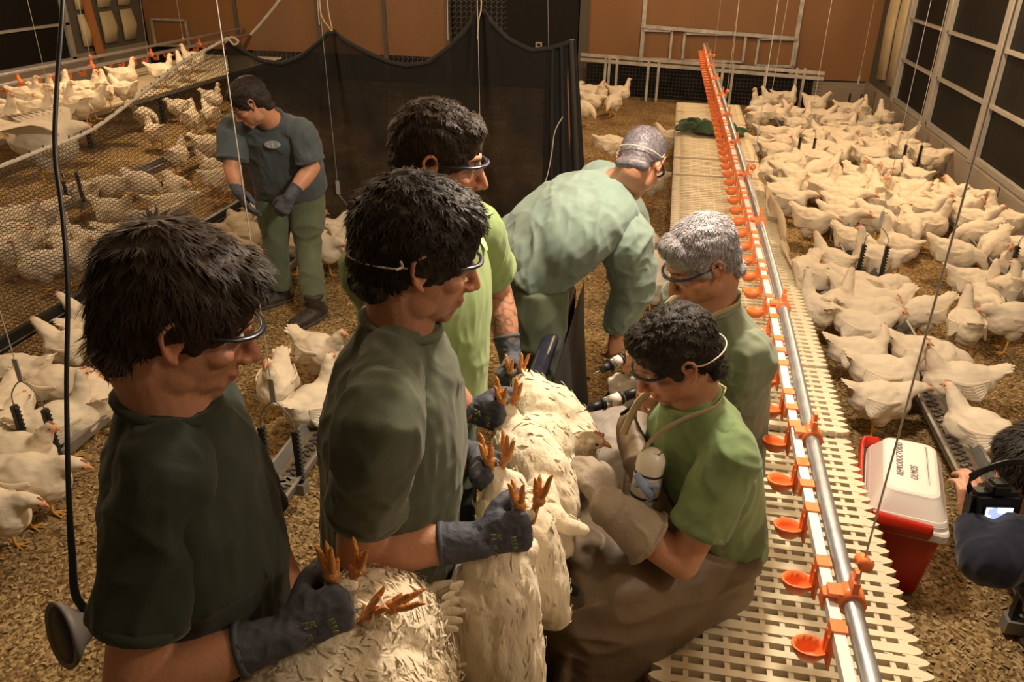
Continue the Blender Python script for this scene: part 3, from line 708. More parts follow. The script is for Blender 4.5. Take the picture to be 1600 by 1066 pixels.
# ================================================================== RAIL AND CLOTH PARTITION UNDER THE HELD HENS
RX = -.34
part = thing('pen_divider', 'dark plastic rail with hanging black cloth between standing and seated men', 'barrier', (RX, 1.9, 0))
o = MB(); o.tube([(-.30, .62, .74), (-.335, 1.4, .76), (-.36, 2.2, .755), (-.345, 3.15, .76)], .032, n=16, sub=3); o.xform(Matrix.Translation((-RX, -1.9, 0))); o.build('rail', M['rail'], part)
def pcl(x, t, z):  # x runs along Y
    return (.045+.02*math.sin(x*14+t*2)*(1-t)+.05*(1-t), x-1.9, z)
link('cloth_sheet', cloth_sheet(.7, 3.3, 90, 14, pcl, lambda x: .76, lambda x: .02), M['shade_solid'], part)
for y_ in (.7, 2.3, 3.2):
    o = MB(); o.box((0, y_-1.9, .36), (.04, .04, .72)); o.build('post', M['rail'], part)
# crumpled black sheet beyond
V = []; Fc = []
for i in range(31):
    for j in range(21):
        x = -.22+.34*i/30; y = 2.75+.55*j/20; z = .03+.34*math.sin(math.pi*i/30)**.6*math.sin(math.pi*j/20)**.6
        z += .05*vnoise(np.array([[x*14, y*14, 0]]), 3)[0]; V.append((x, y, z))
for i in range(30):
    for j in range(20): a_ = i*21+j; Fc.append((a_, a_+21, a_+22, a_+1))
cs = link('black_sack', pydata('black_sack', V, Fc, True), M['shade_solid']); tag(cs, 'crumpled black sack on the floor under the grey-haired man\'s injector', 'sack')
# green cloth on the platform and plastic film
def crumple(name, label, cat, quad, n_, amp, m_, seed, th=.01, zs=None):
    V = []; Fc = []; A0, A1, A2, A3 = [Vector(q) for q in quad]
    for i in range(n_+1):
        for j in range(n_+1):
            u, v = i/n_, j/n_; p = A0.lerp(A1, u).lerp(A3.lerp(A2, u), v); nz = vnoise(np.array([[u*5.3, v*5.3, seed*1.7]]), seed)[0]; nz2 = vnoise(np.array([[u*11, v*11, seed*1.7]]), seed+1)[0]
            edge = min(u, 1-u, v, 1-v)*8; edge = min(1, edge)
            V.append(p+Vector(((nz2-.5)*amp*.6, (nz-.5)*amp*.6, (abs(nz-.5)*2*.7+nz2*.3)*amp*(.25+.75*edge))))
    for i in range(n_):
        for j in range(n_): a_ = i*(n_+1)+j; Fc.append((a_, a_+n_+1, a_+n_+2, a_+1))
    o = link(name, pydata(name, V, Fc, True), m_); sd = o.modifiers.new('s', 'SOLIDIFY'); sd.thickness = th; sd.offset = 1
    return tag(o, label, cat)
zq = PZ+.03
crumple('green_jacket', 'dark green jacket lying across the far slats under the drinker line', 'jacket', [G(1058, 206, zq), G(1160, 218, zq), G(1163, 207, zq), G(1066, 192, zq)], 36, .16, M['greencloth'], 3)
tfm = M['plastic_film']
crumple('plastic_film', 'crumpled translucent plastic sheet draped over the slat edge near the hens', 'sheet', [(.80, 4.45, .02), (.80, 4.3, .40), (.72, 6.3, .52), (1.0, 6.3, .06)], 36, .16, tfm, 5, .003)

# ================================================================== LITTER CHIPS AND FEATHERS ON THE FLOOR
def chips(n_, seed):
    r_ = np.random.default_rng(seed); V = np.zeros((n_*4, 3)); col = np.ones((n_*4, 3)); k_ = 0; Fc = []
    xs = r_.uniform(-2.9, 2.7, n_); ys = .5+5.2*r_.uniform(0, 1, n_)**1.4
    L = r_.uniform(.006, .017, n_); W = L*r_.uniform(.25, .6, n_); a_ = r_.uniform(0, 6.28, n_); tl = r_.uniform(-.5, .5, (n_, 2)); b_ = r_.uniform(.5, 1.25, n_)
    dx = np.stack([np.cos(a_), np.sin(a_), tl[:, 0]], 1)*L[:, None]/1; dy = np.stack([-np.sin(a_), np.cos(a_), tl[:, 1]], 1)*W[:, None]
    C = np.stack([xs, ys, np.full(n_, .008)], 1)
    for q, (s_, t_) in enumerate(((-1, -1), (1, -1), (1, 1), (-1, 1))): V[q::4] = C + dx*s_/1.6 + dy*t_/1.6; col[q::4] = b_[:, None]
    me = bpy.data.meshes.new('litter_chips'); me.from_pydata(V.tolist(), [], [(4*i, 4*i+1, 4*i+2, 4*i+3) for i in range(n_)]); me.update(); tint(me, col); return me
M['chip'] = mat('chip', (.46, .33, .155), .9, attr=True, spec=.2)
o = link('litter_chips', chips(42000, 4), M['chip']); tag(o, 'loose wood shavings of the litter on the barn floor', 'litter', kind='stuff')
fb_ = MB()
for i in range(60):
    x, y = random.uniform(-2.3, 1.9), random.uniform(1.2, 5); a_ = random.uniform(0, 6.3); d = Vector((math.cos(a_), math.sin(a_), 0)); L = random.uniform(.02, .05)
    fb_.tube([Vector((x, y, .016)), Vector((x, y, .022))+d*L*.5, Vector((x, y, .016))+d*L], [(.003, .001), (.008, .0015), (.002, .001)], n=6, sub=2)
tag(fb_.build('fallen_feathers', M['feather']), 'small white feathers fallen on the litter', 'feathers', kind='stuff')

# ================================================================== HENS
def feather_fan(o, base, dirv, nrm, n_, L, W, spread=.5, th=.003, drop=.0):
    dirv = Vector(dirv).normalized(); nrm = Vector(nrm).normalized(); sd = nrm.cross(dirv).normalized()
    for i in range(n_):
        t = (i/(n_-1)-.5)*2 if n_ > 1 else 0; dd = (dirv+sd*t*spread).normalized(); p = Vector(base)+sd*t*W*.6*n_*.5
        l_ = L*(1-.25*abs(t)); o.tube([p, p+dd*l_*.5+nrm*.004, p+dd*l_-nrm*drop], [(W*.6, th), (W, th), (W*.35, th*.6)], n=6, sub=2, side=sd)
HP = {  # neck chain, head position, head direction, body tilt
 'alert': ([(.070, 0, .245), (.105, 0, .315), (.115, 0, .375)], (.125, 0, .40), (1, 0, -.12)),
 'walk': ([(.075, 0, .24), (.125, 0, .305), (.155, 0, .345)], (.168, 0, .362), (1, 0, -.2)),
 'mid': ([(.08, 0, .235), (.145, 0, .275), (.190, 0, .280)], (.212, 0, .277), (1, 0, -.35)),
 'feed': ([(.08, 0, .225), (.155, 0, .225), (.200, 0, .170)], (.214, 0, .147), (.45, 0, -.9)),
 'turn': ([(.070, 0, .245), (.100, 0, .305), (.100, .01, .352)], (.100, .022, .370), (.25, 1, -.15)),
}
def hen_proto(pose, detail=.0085):
    chain, hp, hd = HP[pose]; o = MB()
    o.ell((0, 0, .212), (.130, .094, .098), Matrix.Rotation(.12, 3, 'Y'), 20, 12); o.ell((.065, 0, .205), (.085, .084, .094)); o.ell((-.085, 0, .225), (.085, .074, .078))
    o.ell((.0, 0, .245), (.10, .065, .06)); o.ell((-.05, 0, .165), (.08, .06, .055))
    o.tube([(-.09, 0, .235), (-.150, 0, .275), (-.195, 0, .312)], [(.060, .055), (.048, .032), (.032, .012)], side=(0, 1, 0), n=14, sub=3)
    for s_ in (-1, 1): o.ell((-.005, s_*.045, .140), (.052, .036, .055)); o.ell((.0, s_*.066, .215), (.115, .026, .056), Matrix.Rotation(.16, 3, 'Y'))
    o.tube([(.05, 0, .215)]+chain+[hp], [(.080, .078), (.062, .060), (.040, .038), (.028, .027), (.022, .021)], n=14, sub=4)
    hd = Vector(hd).normalized(); side = hd.cross(Vector((0, 0, 1))).normalized(); up = side.cross(hd); Rh = Matrix((hd, -side, up)).transposed(); hpv = Vector(hp)
    o.ell(hpv+hd*.004, (.030, .0205, .0225), Rh)
    me = o.remesh(detail, 4, .5); P = co(me); Nn = nor(me)
    setco(me, P+Nn*((vnoise(P*np.array([30, 45, 45]), 3)-.5)*.008)[:, None])
    P = co(me); face = blobmask(P, hpv+hd*.020, (.020, .03, .018))[:, None]; face = np.clip(face*1.5, 0, 1)
    gr = (vnoise(P*9, 5)[:, None]*.12)
    low_dark = blobmask(P, (-.02, 0, .11), (.2, .2, .05))[:, None]*.22  # body tint gets darker towards the belly and thighs
    tint(me, (1-gr-low_dark)*(1-face)*np.array([1, 1, 1]) + face*np.array([.90, .52, .40]))
    me.materials.append(M['feather']); R_ = {'body': me}
    c_ = MB(); 
    for k_, (a_, h_) in enumerate(((.012, .004), (.004, .006), (-.004, .005), (.018, .003))): c_.ell(hpv+hd*(a_+.002)+up*(.021+h_*.2), (.0055, .0028, h_), Rh, 8, 6)
    R_['comb'] = c_.mesh('comb'); R_['comb'].materials.append(M['comb'])
    b_ = MB(); b_.tube([hpv+hd*.024, hpv+hd*.036-up*.001, hpv+hd*.047-up*.006], [(.009, .008), (.0065, .006), (.0015, .0015)], n=8, sub=2); R_['beak'] = b_.mesh('beak'); R_['beak'].materials.append(M['beak'])
    e_ = MB()
    for s_ in (-1, 1): e_.ell(hpv+hd*.013+side*s_*.0185+up*.003, (.0038, .0025, .0038), Rh, 8, 6)
    R_['eyes'] = e_.mesh('eyes'); R_['eyes'].materials.append(M['bead'])
    if pose != 'sit':
        for s_ in (-1, 1):
            l_ = MB(); x = -.005+.02*s_
            l_.tube([(x, s_*.042, .13), (x-.008, s_*.042, .075), (x, s_*.042, .012)], [.011, .0065, .006], n=7, sub=2)
            for an in (-.5, 0, .5): l_.tube([(x, s_*.042, .010), (x+.05*math.cos(an), s_*.042+.05*math.sin(an), .007)], [.0055, .003], n=6)
            l_.tube([(x, s_*.042, .010), (x-.025, s_*.042, .006)], [.0045, .003], n=6)
            q = l_.mesh('leg'); q.materials.append(M['leg']); R_['leg%d' % s_] = q
    for s_ in (-1, 1):
        w_ = MB()
        for k_ in range(6):
            z = .245-k_*.013; x0 = .050-k_*.010; w_.tube([(x0, s_*(.086-.001*k_), z), (x0-.08, s_*.096, z-.006), (x0-.160+.010*k_, s_*.070, z+.016+.004*k_)], [(.011, .004), (.016, .005), (.006, .0025)], n=6, sub=3, side=(0, 0, 1))
        q = w_.mesh('wing'); q.materials.append(M['feather']); tint(q, np.ones((len(q.vertices), 3))*.97); R_['wing%d' % s_] = q
    t_ = MB(); feather_fan(t_, (-.165, 0, .285), (-.8, 0, .55), (.5, 0, .8), 5, .062, .016, .45)
    q = t_.mesh('tail'); q.materials.append(M['feather']); tint(q, np.ones((len(q.vertices), 3))*.97); R_['tail'] = q
    return R_
HENS = {k_: hen_proto(k_) for k_ in HP}
hen_log = []
def hen(px_, py_, heading, pose, zone, group, zc=.2, base=0.0, sc=None, z_extra=0):
    if zone in ('right', 'net'):
        heading += random.gauss(0, 28)
        if pose == 'mid' and random.random() < .42: pose = random.choice(['alert', 'walk', 'turn', 'walk', 'feed'])
    p = G(px_, py_, base+zc); hen_log.append([p.x, p.y, base-(.10 if pose == 'sit' else 0)+z_extra, math.radians(heading), pose, zone, group, sc or random.uniform(.93, 1.04), px_])
# right-hand flock, (x, y) of body centre in the photograph, heading (0 = to the right, 90 = away, 270 = to the camera)
def c7(x, y): return 1150+x/2.96, 280+y/2.96
def c6(x, y): return 1140+x/4.635, 100+y/4.635
RZ = []
for x, y, h_, p_ in [(275, 30, 0, 'feed'), (235, 90, 320, 'mid'), (350, 195, 352, 'mid'), (430, 60, 40, 'alert'), (490, 125, 0, 'mid'), (480, 175, 340, 'mid'), (625, 40, 270, 'alert'),
    (780, 100, 20, 'walk'), (860, 140, 340, 'walk'), (650, 185, 350, 'feed'), (545, 285, 5, 'feed'), (740, 320, 152, 'alert'), (640, 380, 150, 'alert'), (440, 390, 100, 'walk'), (320, 450, 285, 'feed'),
    (450, 475, 0, 'feed'), (420, 600, 80, 'alert'), (540, 500, 350, 'feed'), (555, 560, 0, 'mid'), (350, 600, 95, 'alert'), (690, 510, 0, 'feed'), (700, 610, 275, 'feed'), (820, 610, 155, 'feed'),
    (590, 690, 355, 'mid'), (570, 810, 20, 'turn'), (690, 920, 20, 'mid'), (670, 1020, 352, 'mid'), (880, 830, 310, 'feed'), (1020, 950, 165, 'walk'), (1060, 680, 95, 'alert'),
    (1150, 570, 352, 'mid'), (1270, 650, 190, 'mid'), (1110, 480, 0, 'mid'), (1225, 520, 30, 'turn'), (1010, 345, 340, 'feed'), (880, 220, 20, 'alert'), (1190, 320, 250, 'feed'), (1225, 200, 130, 'alert'),
    (1110, 250, 190, 'feed'), (1100, 195, 340, 'mid'), (990, 140, 330, 'mid'), (1040, 85, 130, 'walk'), (950, 85, 180, 'mid'), (1290, 380, 185, 'walk'), (1310, 320, 120, 'mid'), (810, 230, 250, 'feed'),
    (1090, 140, 300, 'mid'), (1320, 500, 90, 'mid'), (700, 100, 200, 'mid'), (620, 620, 340, 'mid'), (740, 130, 30, 'mid')]:
    fx, fy = c7(x, y); RZ.append((fx, fy, h_, p_))
RZ.append((1527, 672, 172, 'walk'))
for x, y, h_, p_ in [(160, 410, 90, 'mid'), (220, 300, 175, 'mid'), (250, 370, 190, 'mid'), (290, 510, 0, 'mid'), (200, 600, 180, 'mid'), (330, 640, 0, 'feed'), (390, 590, 340, 'mid'), (350, 370, 0, 'mid'), (460, 360, 150, 'walk'),
    (490, 440, 0, 'feed'), (575, 400, 95, 'alert'), (620, 295, 350, 'mid'), (660, 380, 0, 'walk'), (850, 330, 0, 'mid'), (970, 350, 80, 'alert'), (780, 410, 180, 'mid'), (860, 470, 0, 'mid'), (1000, 430, 205, 'mid'),
    (1110, 400, 115, 'alert'), (1040, 520, 270, 'feed'), (1140, 500, 20, 'mid'), (1245, 550, 30, 'walk'), (690, 530, 170, 'walk'), (480, 520, 185, 'mid'), (600, 570, 0, 'mid'), (790, 550, 350, 'mid'), (690, 630, 0, 'mid'),
    (860, 640, 265, 'feed'), (970, 600, 180, 'turn'), (1190, 610, 0, 'mid'), (1290, 660, 10, 'mid'), (1440, 690, 60, 'mid'), (1030, 690, 352, 'mid'), (620, 690, 335, 'feed'), (760, 650, 0, 'walk'), (480, 700, 90, 'mid'),
    (390, 730, 185, 'mid'), (290, 770, 200, 'mid'), (430, 790, 0, 'mid'), (620, 780, 250, 'feed'), (1130, 770, 0, 'mid'), (1345, 820, 80, 'walk'), (905, 810, 275, 'alert'), (1035, 870, 280, 'alert'), (690, 880, 0, 'mid'),
    (790, 920, 100, 'alert'), (480, 880, 0, 'feed'), (400, 960, 10, 'mid'), (870, 900, 0, 'mid'), (1180, 890, 0, 'mid'), (920, 970, 0, 'mid'), (820, 1010, 355, 'mid'), (1090, 970, 60, 'walk'), (1260, 980, 205, 'walk'),
    (1330, 930, 0, 'feed'), (1410, 1000, 60, 'walk'), (1530, 960, 180, 'mid'), (300, 250, 100, 'walk'), (390, 260, 30, 'turn'), (700, 760, 20, 'mid'), (560, 650, 190, 'mid'), (1100, 640, 350, 'mid'), (740, 480, 0, 'mid'), (940, 520, 180, 'mid')]:
    fx, fy = c6(x, y); RZ.append((fx, fy, h_, p_))
for q in RZ: hen(*q, 'right', 'hens of the flock right of the slat platform')
for x, y, h_, p_ in [(905, 137, 60, 'mid'), (944, 138, 275, 'turn'), (974, 132, 5, 'alert'), (925, 158, 345, 'mid'), (911, 172, 320, 'feed'), (958, 160, 255, 'feed'), (917, 140, 180, 'mid')]: hen(x, y, h_, p_, 'fence', 'hens by the far pen fence')
for x, y, h_, p_ in [(953, 226, 20, 'feed'), (1048, 217, 185, 'walk'), (1015, 285, 25, 'mid'), (1016, 385, 100, 'mid'), (1022, 418, 160, 'mid'), (1024, 445, 20, 'feed')]: hen(x, y, h_, p_, 'centre', 'hens left of the slat platform, centre')
def c8(x, y): return x/3.5525, 120+y/3.5525
for x, y, h_, p_ in [(600, 610, 170, 'mid'), (790, 600, 0, 'feed'), (640, 760, 355, 'mid'), (990, 620, 0, 'mid'), (1060, 240, 100, 'alert'), (1170, 210, 150, 'walk'), (860, 310, 150, 'alert'), (800, 210, 20, 'mid'), (985, 440, 120, 'walk'),
    (1165, 390, 0, 'mid'), (1190, 510, 185, 'walk'), (1230, 570, 0, 'mid'), (110, 800, 0, 'mid'), (330, 900, 100, 'walk'), (520, 940, 0, 'mid'), (170, 920, 30, 'alert'), (80, 880, 180, 'mid'), (960, 730, 0, 'mid'), (450, 640, 180, 'mid'),
    (1180, 120, 20, 'mid'), (990, 170, 200, 'mid'), (700, 900, 30, 'mid'), (60, 960, 340, 'mid'), (230, 1040, 190, 'mid'), (430, 1010, 20, 'walk'), (240, 760, 40, 'mid'), (880, 800, 170, 'mid')]:
    fx, fy = c8(x, y); hen(fx, fy, h_, p_, 'net', 'hens behind the black net')
for x, y, h_, p_ in [(115, 545, 185, 'walk'), (150, 505, 190, 'walk'), (160, 520, 30, 'mid'), (175, 548, 280, 'turn'), (90, 600, 10, 'mid'), (25, 590, 190, 'walk'), (150, 625, 140, 'mid'), (98, 665, 60, 'alert'), (30, 715, 5, 'walk'), (45, 755, 10, 'mid'), (5, 690, 100, 'mid'),
     (-8, 795, 10, 'mid'), (15, 640, 120, 'mid')]: hen(x, y, h_, p_, 'left', 'hens between the black net and left feeder')
for x, y, h_, p_ in [(432, 598, 290, 'alert'), (500, 548, 350, 'walk'), (492, 635, 75, 'alert')]: hen(x, y, h_, p_, 'mid', 'hens on open litter behind the front men')
for x, y, h_, p_ in [(512, 360, 20, 'walk'), (532, 385, 150, 'mid'), (512, 388, 330, 'mid'), (462, 352, 30, 'mid'), (468, 385, 185, 'mid'), (375, 350, 160, 'mid'), (395, 372, 350, 'mid'), (352, 365, 20, 'walk'), (385, 398, 330, 'mid'), (360, 335, 90, 'mid'), (408, 345, 10, 'mid'), (448, 375, 170, 'mid')]: hen(x, y, h_, p_, 'cloth', 'hens at the foot of the black cloth')
def c1(x, y): return x/3.5525, y/3.5525
for x, y, h_, p_ in [(30, 650, 350, 'alert'), (115, 610, 10, 'walk'), (220, 615, 20, 'alert'), (350, 595, 15, 'alert'), (170, 530, 20, 'alert'), (260, 520, 350, 'alert'), (420, 600, 150, 'walk'), (420, 530, 330, 'mid'), (485, 500, 15, 'alert'), (575, 505, 120, 'alert'),
    (690, 495, 175, 'walk'), (690, 420, 30, 'alert'), (900, 400, 20, 'alert'), (1020, 370, 145, 'alert'), (1070, 325, 200, 'alert'), (310, 520, 90, 'alert'), (500, 560, 30, 'walk')]:
    fx, fy = c1(x, y); hen(fx, fy, h_, p_, 'platform', 'hens on the far left platform', .2, PZ)
# spread hens that stand inside one another
A_ = np.array([[q[0], q[1]] for q in hen_log]); Z_ = np.array([q[2] for q in hen_log])
for it in range(25):
    d = A_[:, None]-A_[None]; L = np.sqrt((d**2).sum(2)+1e-9); np.fill_diagonal(L, 9)
    push = np.clip(.19-L, 0, None)[..., None]*d/L[..., None]*.25*(np.abs(Z_[:, None]-Z_[None]) < .25)[..., None]
    A_ += push.sum(1)
    for fxx in (1.37, 2.33, -2.41, -4.68):   # stand beside the troughs, not in them
        pass
    A_[:, 0] = np.where((A_[:, 0] < .93) & (A_[:, 0] > .3) & (Z_ < .3), .93, np.minimum(A_[:, 0], 2.60))
    nz_ = (A_[:, 1] < 5.6) & (Z_ < .3) & (A_[:, 0] < -2.9)
    isn = np.array([q[5] == 'net' for q in hen_log]); A_[:, 0] = np.where(isn, np.minimum(A_[:, 0], -3.42), np.where(nz_ & ~isn, np.maximum(A_[:, 0], -2.98), A_[:, 0]))
    A_[:, 1] = np.minimum(A_[:, 1], 11.7)
    A_[:, 1] = np.where(np.array([q[5] == 'cloth' for q in hen_log]), np.minimum(A_[:, 1], 5.42), A_[:, 1])
ORD = ['nearest', 'second nearest', 'third nearest', 'fourth nearest', 'fifth nearest', 'sixth nearest', 'seventh nearest', 'eighth nearest', 'ninth nearest', 'tenth nearest', 'eleventh nearest', 'twelfth nearest', 'thirteenth nearest', 'fourteenth nearest', 'fifteenth nearest', 'sixteenth nearest', 'seventeenth nearest', 'eighteenth nearest', 'nineteenth nearest', 'twentieth nearest',
       '21st nearest', '22nd nearest', '23rd nearest', '24th nearest', '25th nearest', '26th nearest', '27th nearest', '28th nearest', '29th nearest', '30th nearest']+['%dth nearest' % i for i in range(31, 99)]
PT = {'alert': 'white hen with neck raised', 'walk': 'white hen walking', 'mid': 'white hen with neck stretched forward', 'feed': 'white hen pecking downward', 'turn': 'white hen with head turned', 'sit': 'white hen sitting', 'preen': 'white hen preening'}
def face_txt(h_):
    h_ = math.degrees(h_) % 360
    return 'facing right' if h_ < 50 or h_ > 310 else 'facing away' if h_ < 130 else 'facing left' if h_ < 230 else 'facing the camera'
def zone_txt(z_, x):
    if z_ == 'right': return 'between slats and long right feeder' if x < 1.33 else 'between the two right feeders' if x < 2.3 else 'between wall-side feeder and right wall'
    return {'fence': 'by the far pen fence', 'centre': 'on litter left of slats', 'net': 'behind the black net', 'left': 'beside the left feeder', 'mid': 'on open litter behind front men', 'cloth': 'at the foot of black cloth', 'platform': 'on the far left platform'}[z_]
cnt = {}; order = sorted(range(len(hen_log)), key=lambda i: A_[i, 1])
for i in order:
    _, _, z, h_, pose, zone, grp, s_, pxx = hen_log[i]; p = (A_[i, 0], A_[i, 1], z)
    kt = (PT[pose], face_txt(h_), zone_txt(zone, p[0])); cnt[kt] = cnt.get(kt, 0)+1
    lab = '%s %s, %s %s' % (kt[0], kt[1], ORD[cnt[kt]-1], kt[2])
    t_ = thing('hen', lab, 'hen', p, h_+random.uniform(-.12, .12), grp); t_.scale = (s_, s_*random.uniform(.95, 1.08), s_)
    for k_, me in HENS[pose].items():
        if k_ in ('eyes', 'comb') and p[1] > 9: continue
        link({'leg1': 'leg', 'leg-1': 'leg', 'wing1': 'wing', 'wing-1': 'wing'}.get(k_, k_), me, None, t_)
print('hens', len(hen_log))
# the hen flapping up beside the net
fh = thing('hen', 'large white hen flapping its wings over the net rope, upper left', 'hen', D(72, 228, 5.0)-Vector((0, 0, .25)), math.radians(15), 'hens behind the black net')
for k_, me in HENS['mid'].items():
    if 'wing' not in k_ : link({'leg1': 'leg', 'leg-1': 'leg'}.get(k_, k_), me, None, fh)
for s_ in (-1, 1):
    w_ = MB()
    for k_ in range(9):
        t = k_/8; b_ = Vector((.09-.16*t, s_*(.06), .26)); w_.tube([b_, b_+Vector((-.05-.05*t, s_*(.13-.05*t), .07-.03*t)), b_+Vector((-.16-.10*t, s_*(.22-.14*t), .06-.05*t))], [(.018, .005), (.026, .004), (.012, .002)], n=6, sub=3, side=(1, 0, 0))
    q = w_.mesh('wing'); q.materials.append(M['feather']); tint(q, np.ones((len(q.vertices), 3))*.9); link('wing', q, None, fh)
fh.scale = (1.3, 1.3, 1.3)
# ================================================================== PEOPLE
def V3(p): return Vector(p)
class Person:
    def __init__(s, label, base):
        s.base = Vector(base); s.root = thing('person', label, 'person', base)
    def add(s, name, me, m_, parent=None):
        me.transform(Matrix.Translation(-s.base)); return link(name, me, m_, parent or s.root)
def head_frame(phi, pitch, roll=0):
    p, q = math.radians(phi), math.radians(pitch); f = Vector((math.cos(p)*math.cos(q), math.sin(p)*math.cos(q), math.sin(q)))
    r = f.cross(Vector((0, 0, 1))).normalized(); u = r.cross(f)
    if roll: Rr = Matrix.Rotation(math.radians(roll), 3, f); r = Rr @ r; u = Rr @ u
    return Matrix((r, f, u)).transposed()
def head_prims(o):
    a = len(o.V)
    o.ell((0, -.008, .035), (.074, .098, .088), None, 28, 18); o.ell((0, .02, -.02), (.064, .073, .082), None, 24, 16); o.ell((0, .030, -.062), (.050, .058, .044), None, 20, 12)
    o.ell((0, .072, -.092), (.020, .019, .016)); 
    for s_ in (-1, 1):
        o.ell((s_*.044, .056, -.018), (.022, .026, .018)); o.ell((s_*.030, .074, .008), (.017, .013, .012)); o.ell((s_*.048, .012, -.06), (.014, .03, .03))
        o.ell((s_*.011, .103, -.034), (.0085, .011, .0075), None, 12, 8)
        # ear: flattened disc, rim and lobe
        Re = Matrix.Rotation(s_*-.35, 3, 'Z'); o.ell((s_*.074, -.006, .0), (.007, .015, .026), Re)
        pts = [(s_*.078, .006, .006), (s_*.084, .004, .026), (s_*.089, -.012, .034), (s_*.091, -.024, .020), (s_*.088, -.020, .0), (s_*.082, -.008, -.020), (s_*.078, .003, -.026)]
        o.tube(pts, [.004, .0045, .005, .005, .0045, .005, .006], n=8, sub=3)
    o.tube([(-.046, .070, .031), (-.02, .086, .034), (.02, .086, .034), (.046, .070, .031)], [.009, .011, .011, .009], n=10, sub=3)
    o.tube([(0, .083, .030), (0, .097, .006), (0, .113, -.022), (0, .117, -.030)], [(.008, .009), (.0085, .010), (.011, .011), (.0105, .010)], n=12, sub=3)
    o.ell((0, .089, -.047), (.016, .010, .012)); o.ell((0, .093, -.0575), (.021, .010, .0055)); o.ell((0, .0915, -.0675), (.018, .010, .006)); o.ell((0, .082, -.078), (.022, .011, .010))
    return a
def hand(o, W, d, t, right=True, curl=(70, 80, 45), L=1.0, ex=0.0, thumb_curl=.6, spread=.0, palm_only=False):
    W = V3(W); d = V3(d).normalized(); t = V3(t); t = (t-d*t.dot(d)).normalized(); pd = t.cross(d) if right else d.cross(t)
    def P(x, y, z): return W + d*(x*L) + t*(y*L) + pd*(z*L)
    o.tube([P(-.03, 0, 0), P(.0, 0, 0), P(.045, .002, .004), P(.085, .002, .004)], [(.027+ex, .021+ex), (.029+ex, .019+ex), (.041+ex, .017+ex), (.042+ex, .014+ex)], side=t, n=16, sub=2)
    o.tube([P(.01, .018, .01), P(.045, .032, .012)], [.017+ex, .014+ex], n=10)
    if palm_only: return
    for (y, x0, ls, r_) in ((.030, .086, (.044, .026, .022), .0088), (.010, .092, (.048, .030, .023), .0092), (-.011, .088, (.044, .028, .022), .0088), (-.030, .080, (.034, .022, .019), .0078)):
        a_ = 0; p = P(x0-.012, y, .004); pts = [p]; rr = [r_*1.15+ex]
        for k_ in range(3):
            a_ += math.radians(curl[k_]); dd = d*math.cos(a_)+pd*math.sin(a_)+t*(y*spread*6); dd.normalize(); p = p+dd*ls[k_]*L; pts.append(p); rr.append(r_*(1.05-.1*k_)+ex)
        o.tube(pts, rr, n=10, sub=2)
    tc = thumb_curl; p0 = P(.022, .024, .010); d1 = (d*.55+t*.75*(1-tc*.4)+pd*.45*(.6+tc)).normalized(); p1 = p0+d1*.042*L; d2 = (d*.75+t*.25*(1-tc)+pd*.75*tc).normalized(); p2 = p1+d2*.032*L; d3 = (d*.6-t*.3*tc+pd*.9*tc).normalized(); p3 = p2+d3*.026*L
    o.tube([p0, p1, p2, p3], [.0135+ex, .0115+ex, .0105+ex, .0085+ex], n=10, sub=2)
def limb(o, a_, b_, c_, r_, sub=4): o.tube([a_, b_, c_], r_, n=16, sub=sub)
def body_tint(me, HO, Rh, jaw_dark=.25, tattoo=None, flush=.3):
    P = (co(me)-np.array(HO)) @ np.array(Rh)  # head-local
    c = np.ones((len(P), 3))
    lips = np.clip(blobmask(P, (0, .100, -.0625), (.023, .014, .0085))*1.5, 0, 1)[:, None]; c = c*(1-lips)+lips*np.array([.82, .45, .42])
    red = (np.clip(blobmask(P, (0, .11, -.03), (.02, .02, .02)) + blobmask(P, (.05, .065, -.02), (.025, .03, .025))*.7 + blobmask(P, (-.05, .065, -.02), (.025, .03, .025))*.7 + blobmask(P, (.085, -.01, 0), (.02, .03, .04)) + blobmask(P, (-.085, -.01, 0), (.02, .03, .04)), 0, 1)*flush)[:, None]; c = c*(1-red)+red*np.array([1.05, .62, .55])*c
    jw = (np.clip(blobmask(P, (0, .05, -.085), (.075, .075, .035))*1.3, 0, 1)*jaw_dark)[:, None]; c = c*(1-jw)+jw*np.array([.45, .45, .48])
    for s_ in (-1, 1):
        br = np.clip(blobmask(P, (s_*.030, .085, .031), (.019, .02, .0055))*1.7, 0, 1)[:, None]; c = c*(1-br)+br*np.array([.10, .09, .09])
        ee = np.clip(blobmask(P, (s_*.030, .088, .0085), (.012, .012, .004))*1.4, 0, 1)[:, None]; c = c*(1-ee)+ee*np.array([.25, .18, .16])
    if tattoo is not None:
        W_ = co(me)
        for (q, r_) in tattoo:
            m_ = np.clip(np.exp(-(((W_-np.array(q))/r_)**2).sum(1))*2.2, 0, 1); u = W_ @ np.array([[1, .3, .1], [.2, 1, .3], [.1, .2, 1]]); a1 = vnoise(u*38, 11); a2 = vnoise(u*60, 12); ln = np.clip(1-np.abs(a1-.5)*11, 0, 1)*1.0 + np.clip(1-np.abs(a2-.5)*10, 0, 1)*.6
            k_ = (np.clip(ln, 0, 1)*m_*.75)[:, None]; c = c*(1-k_)+k_*np.array([.35, .50, .75])*.6
    tint(me, c)
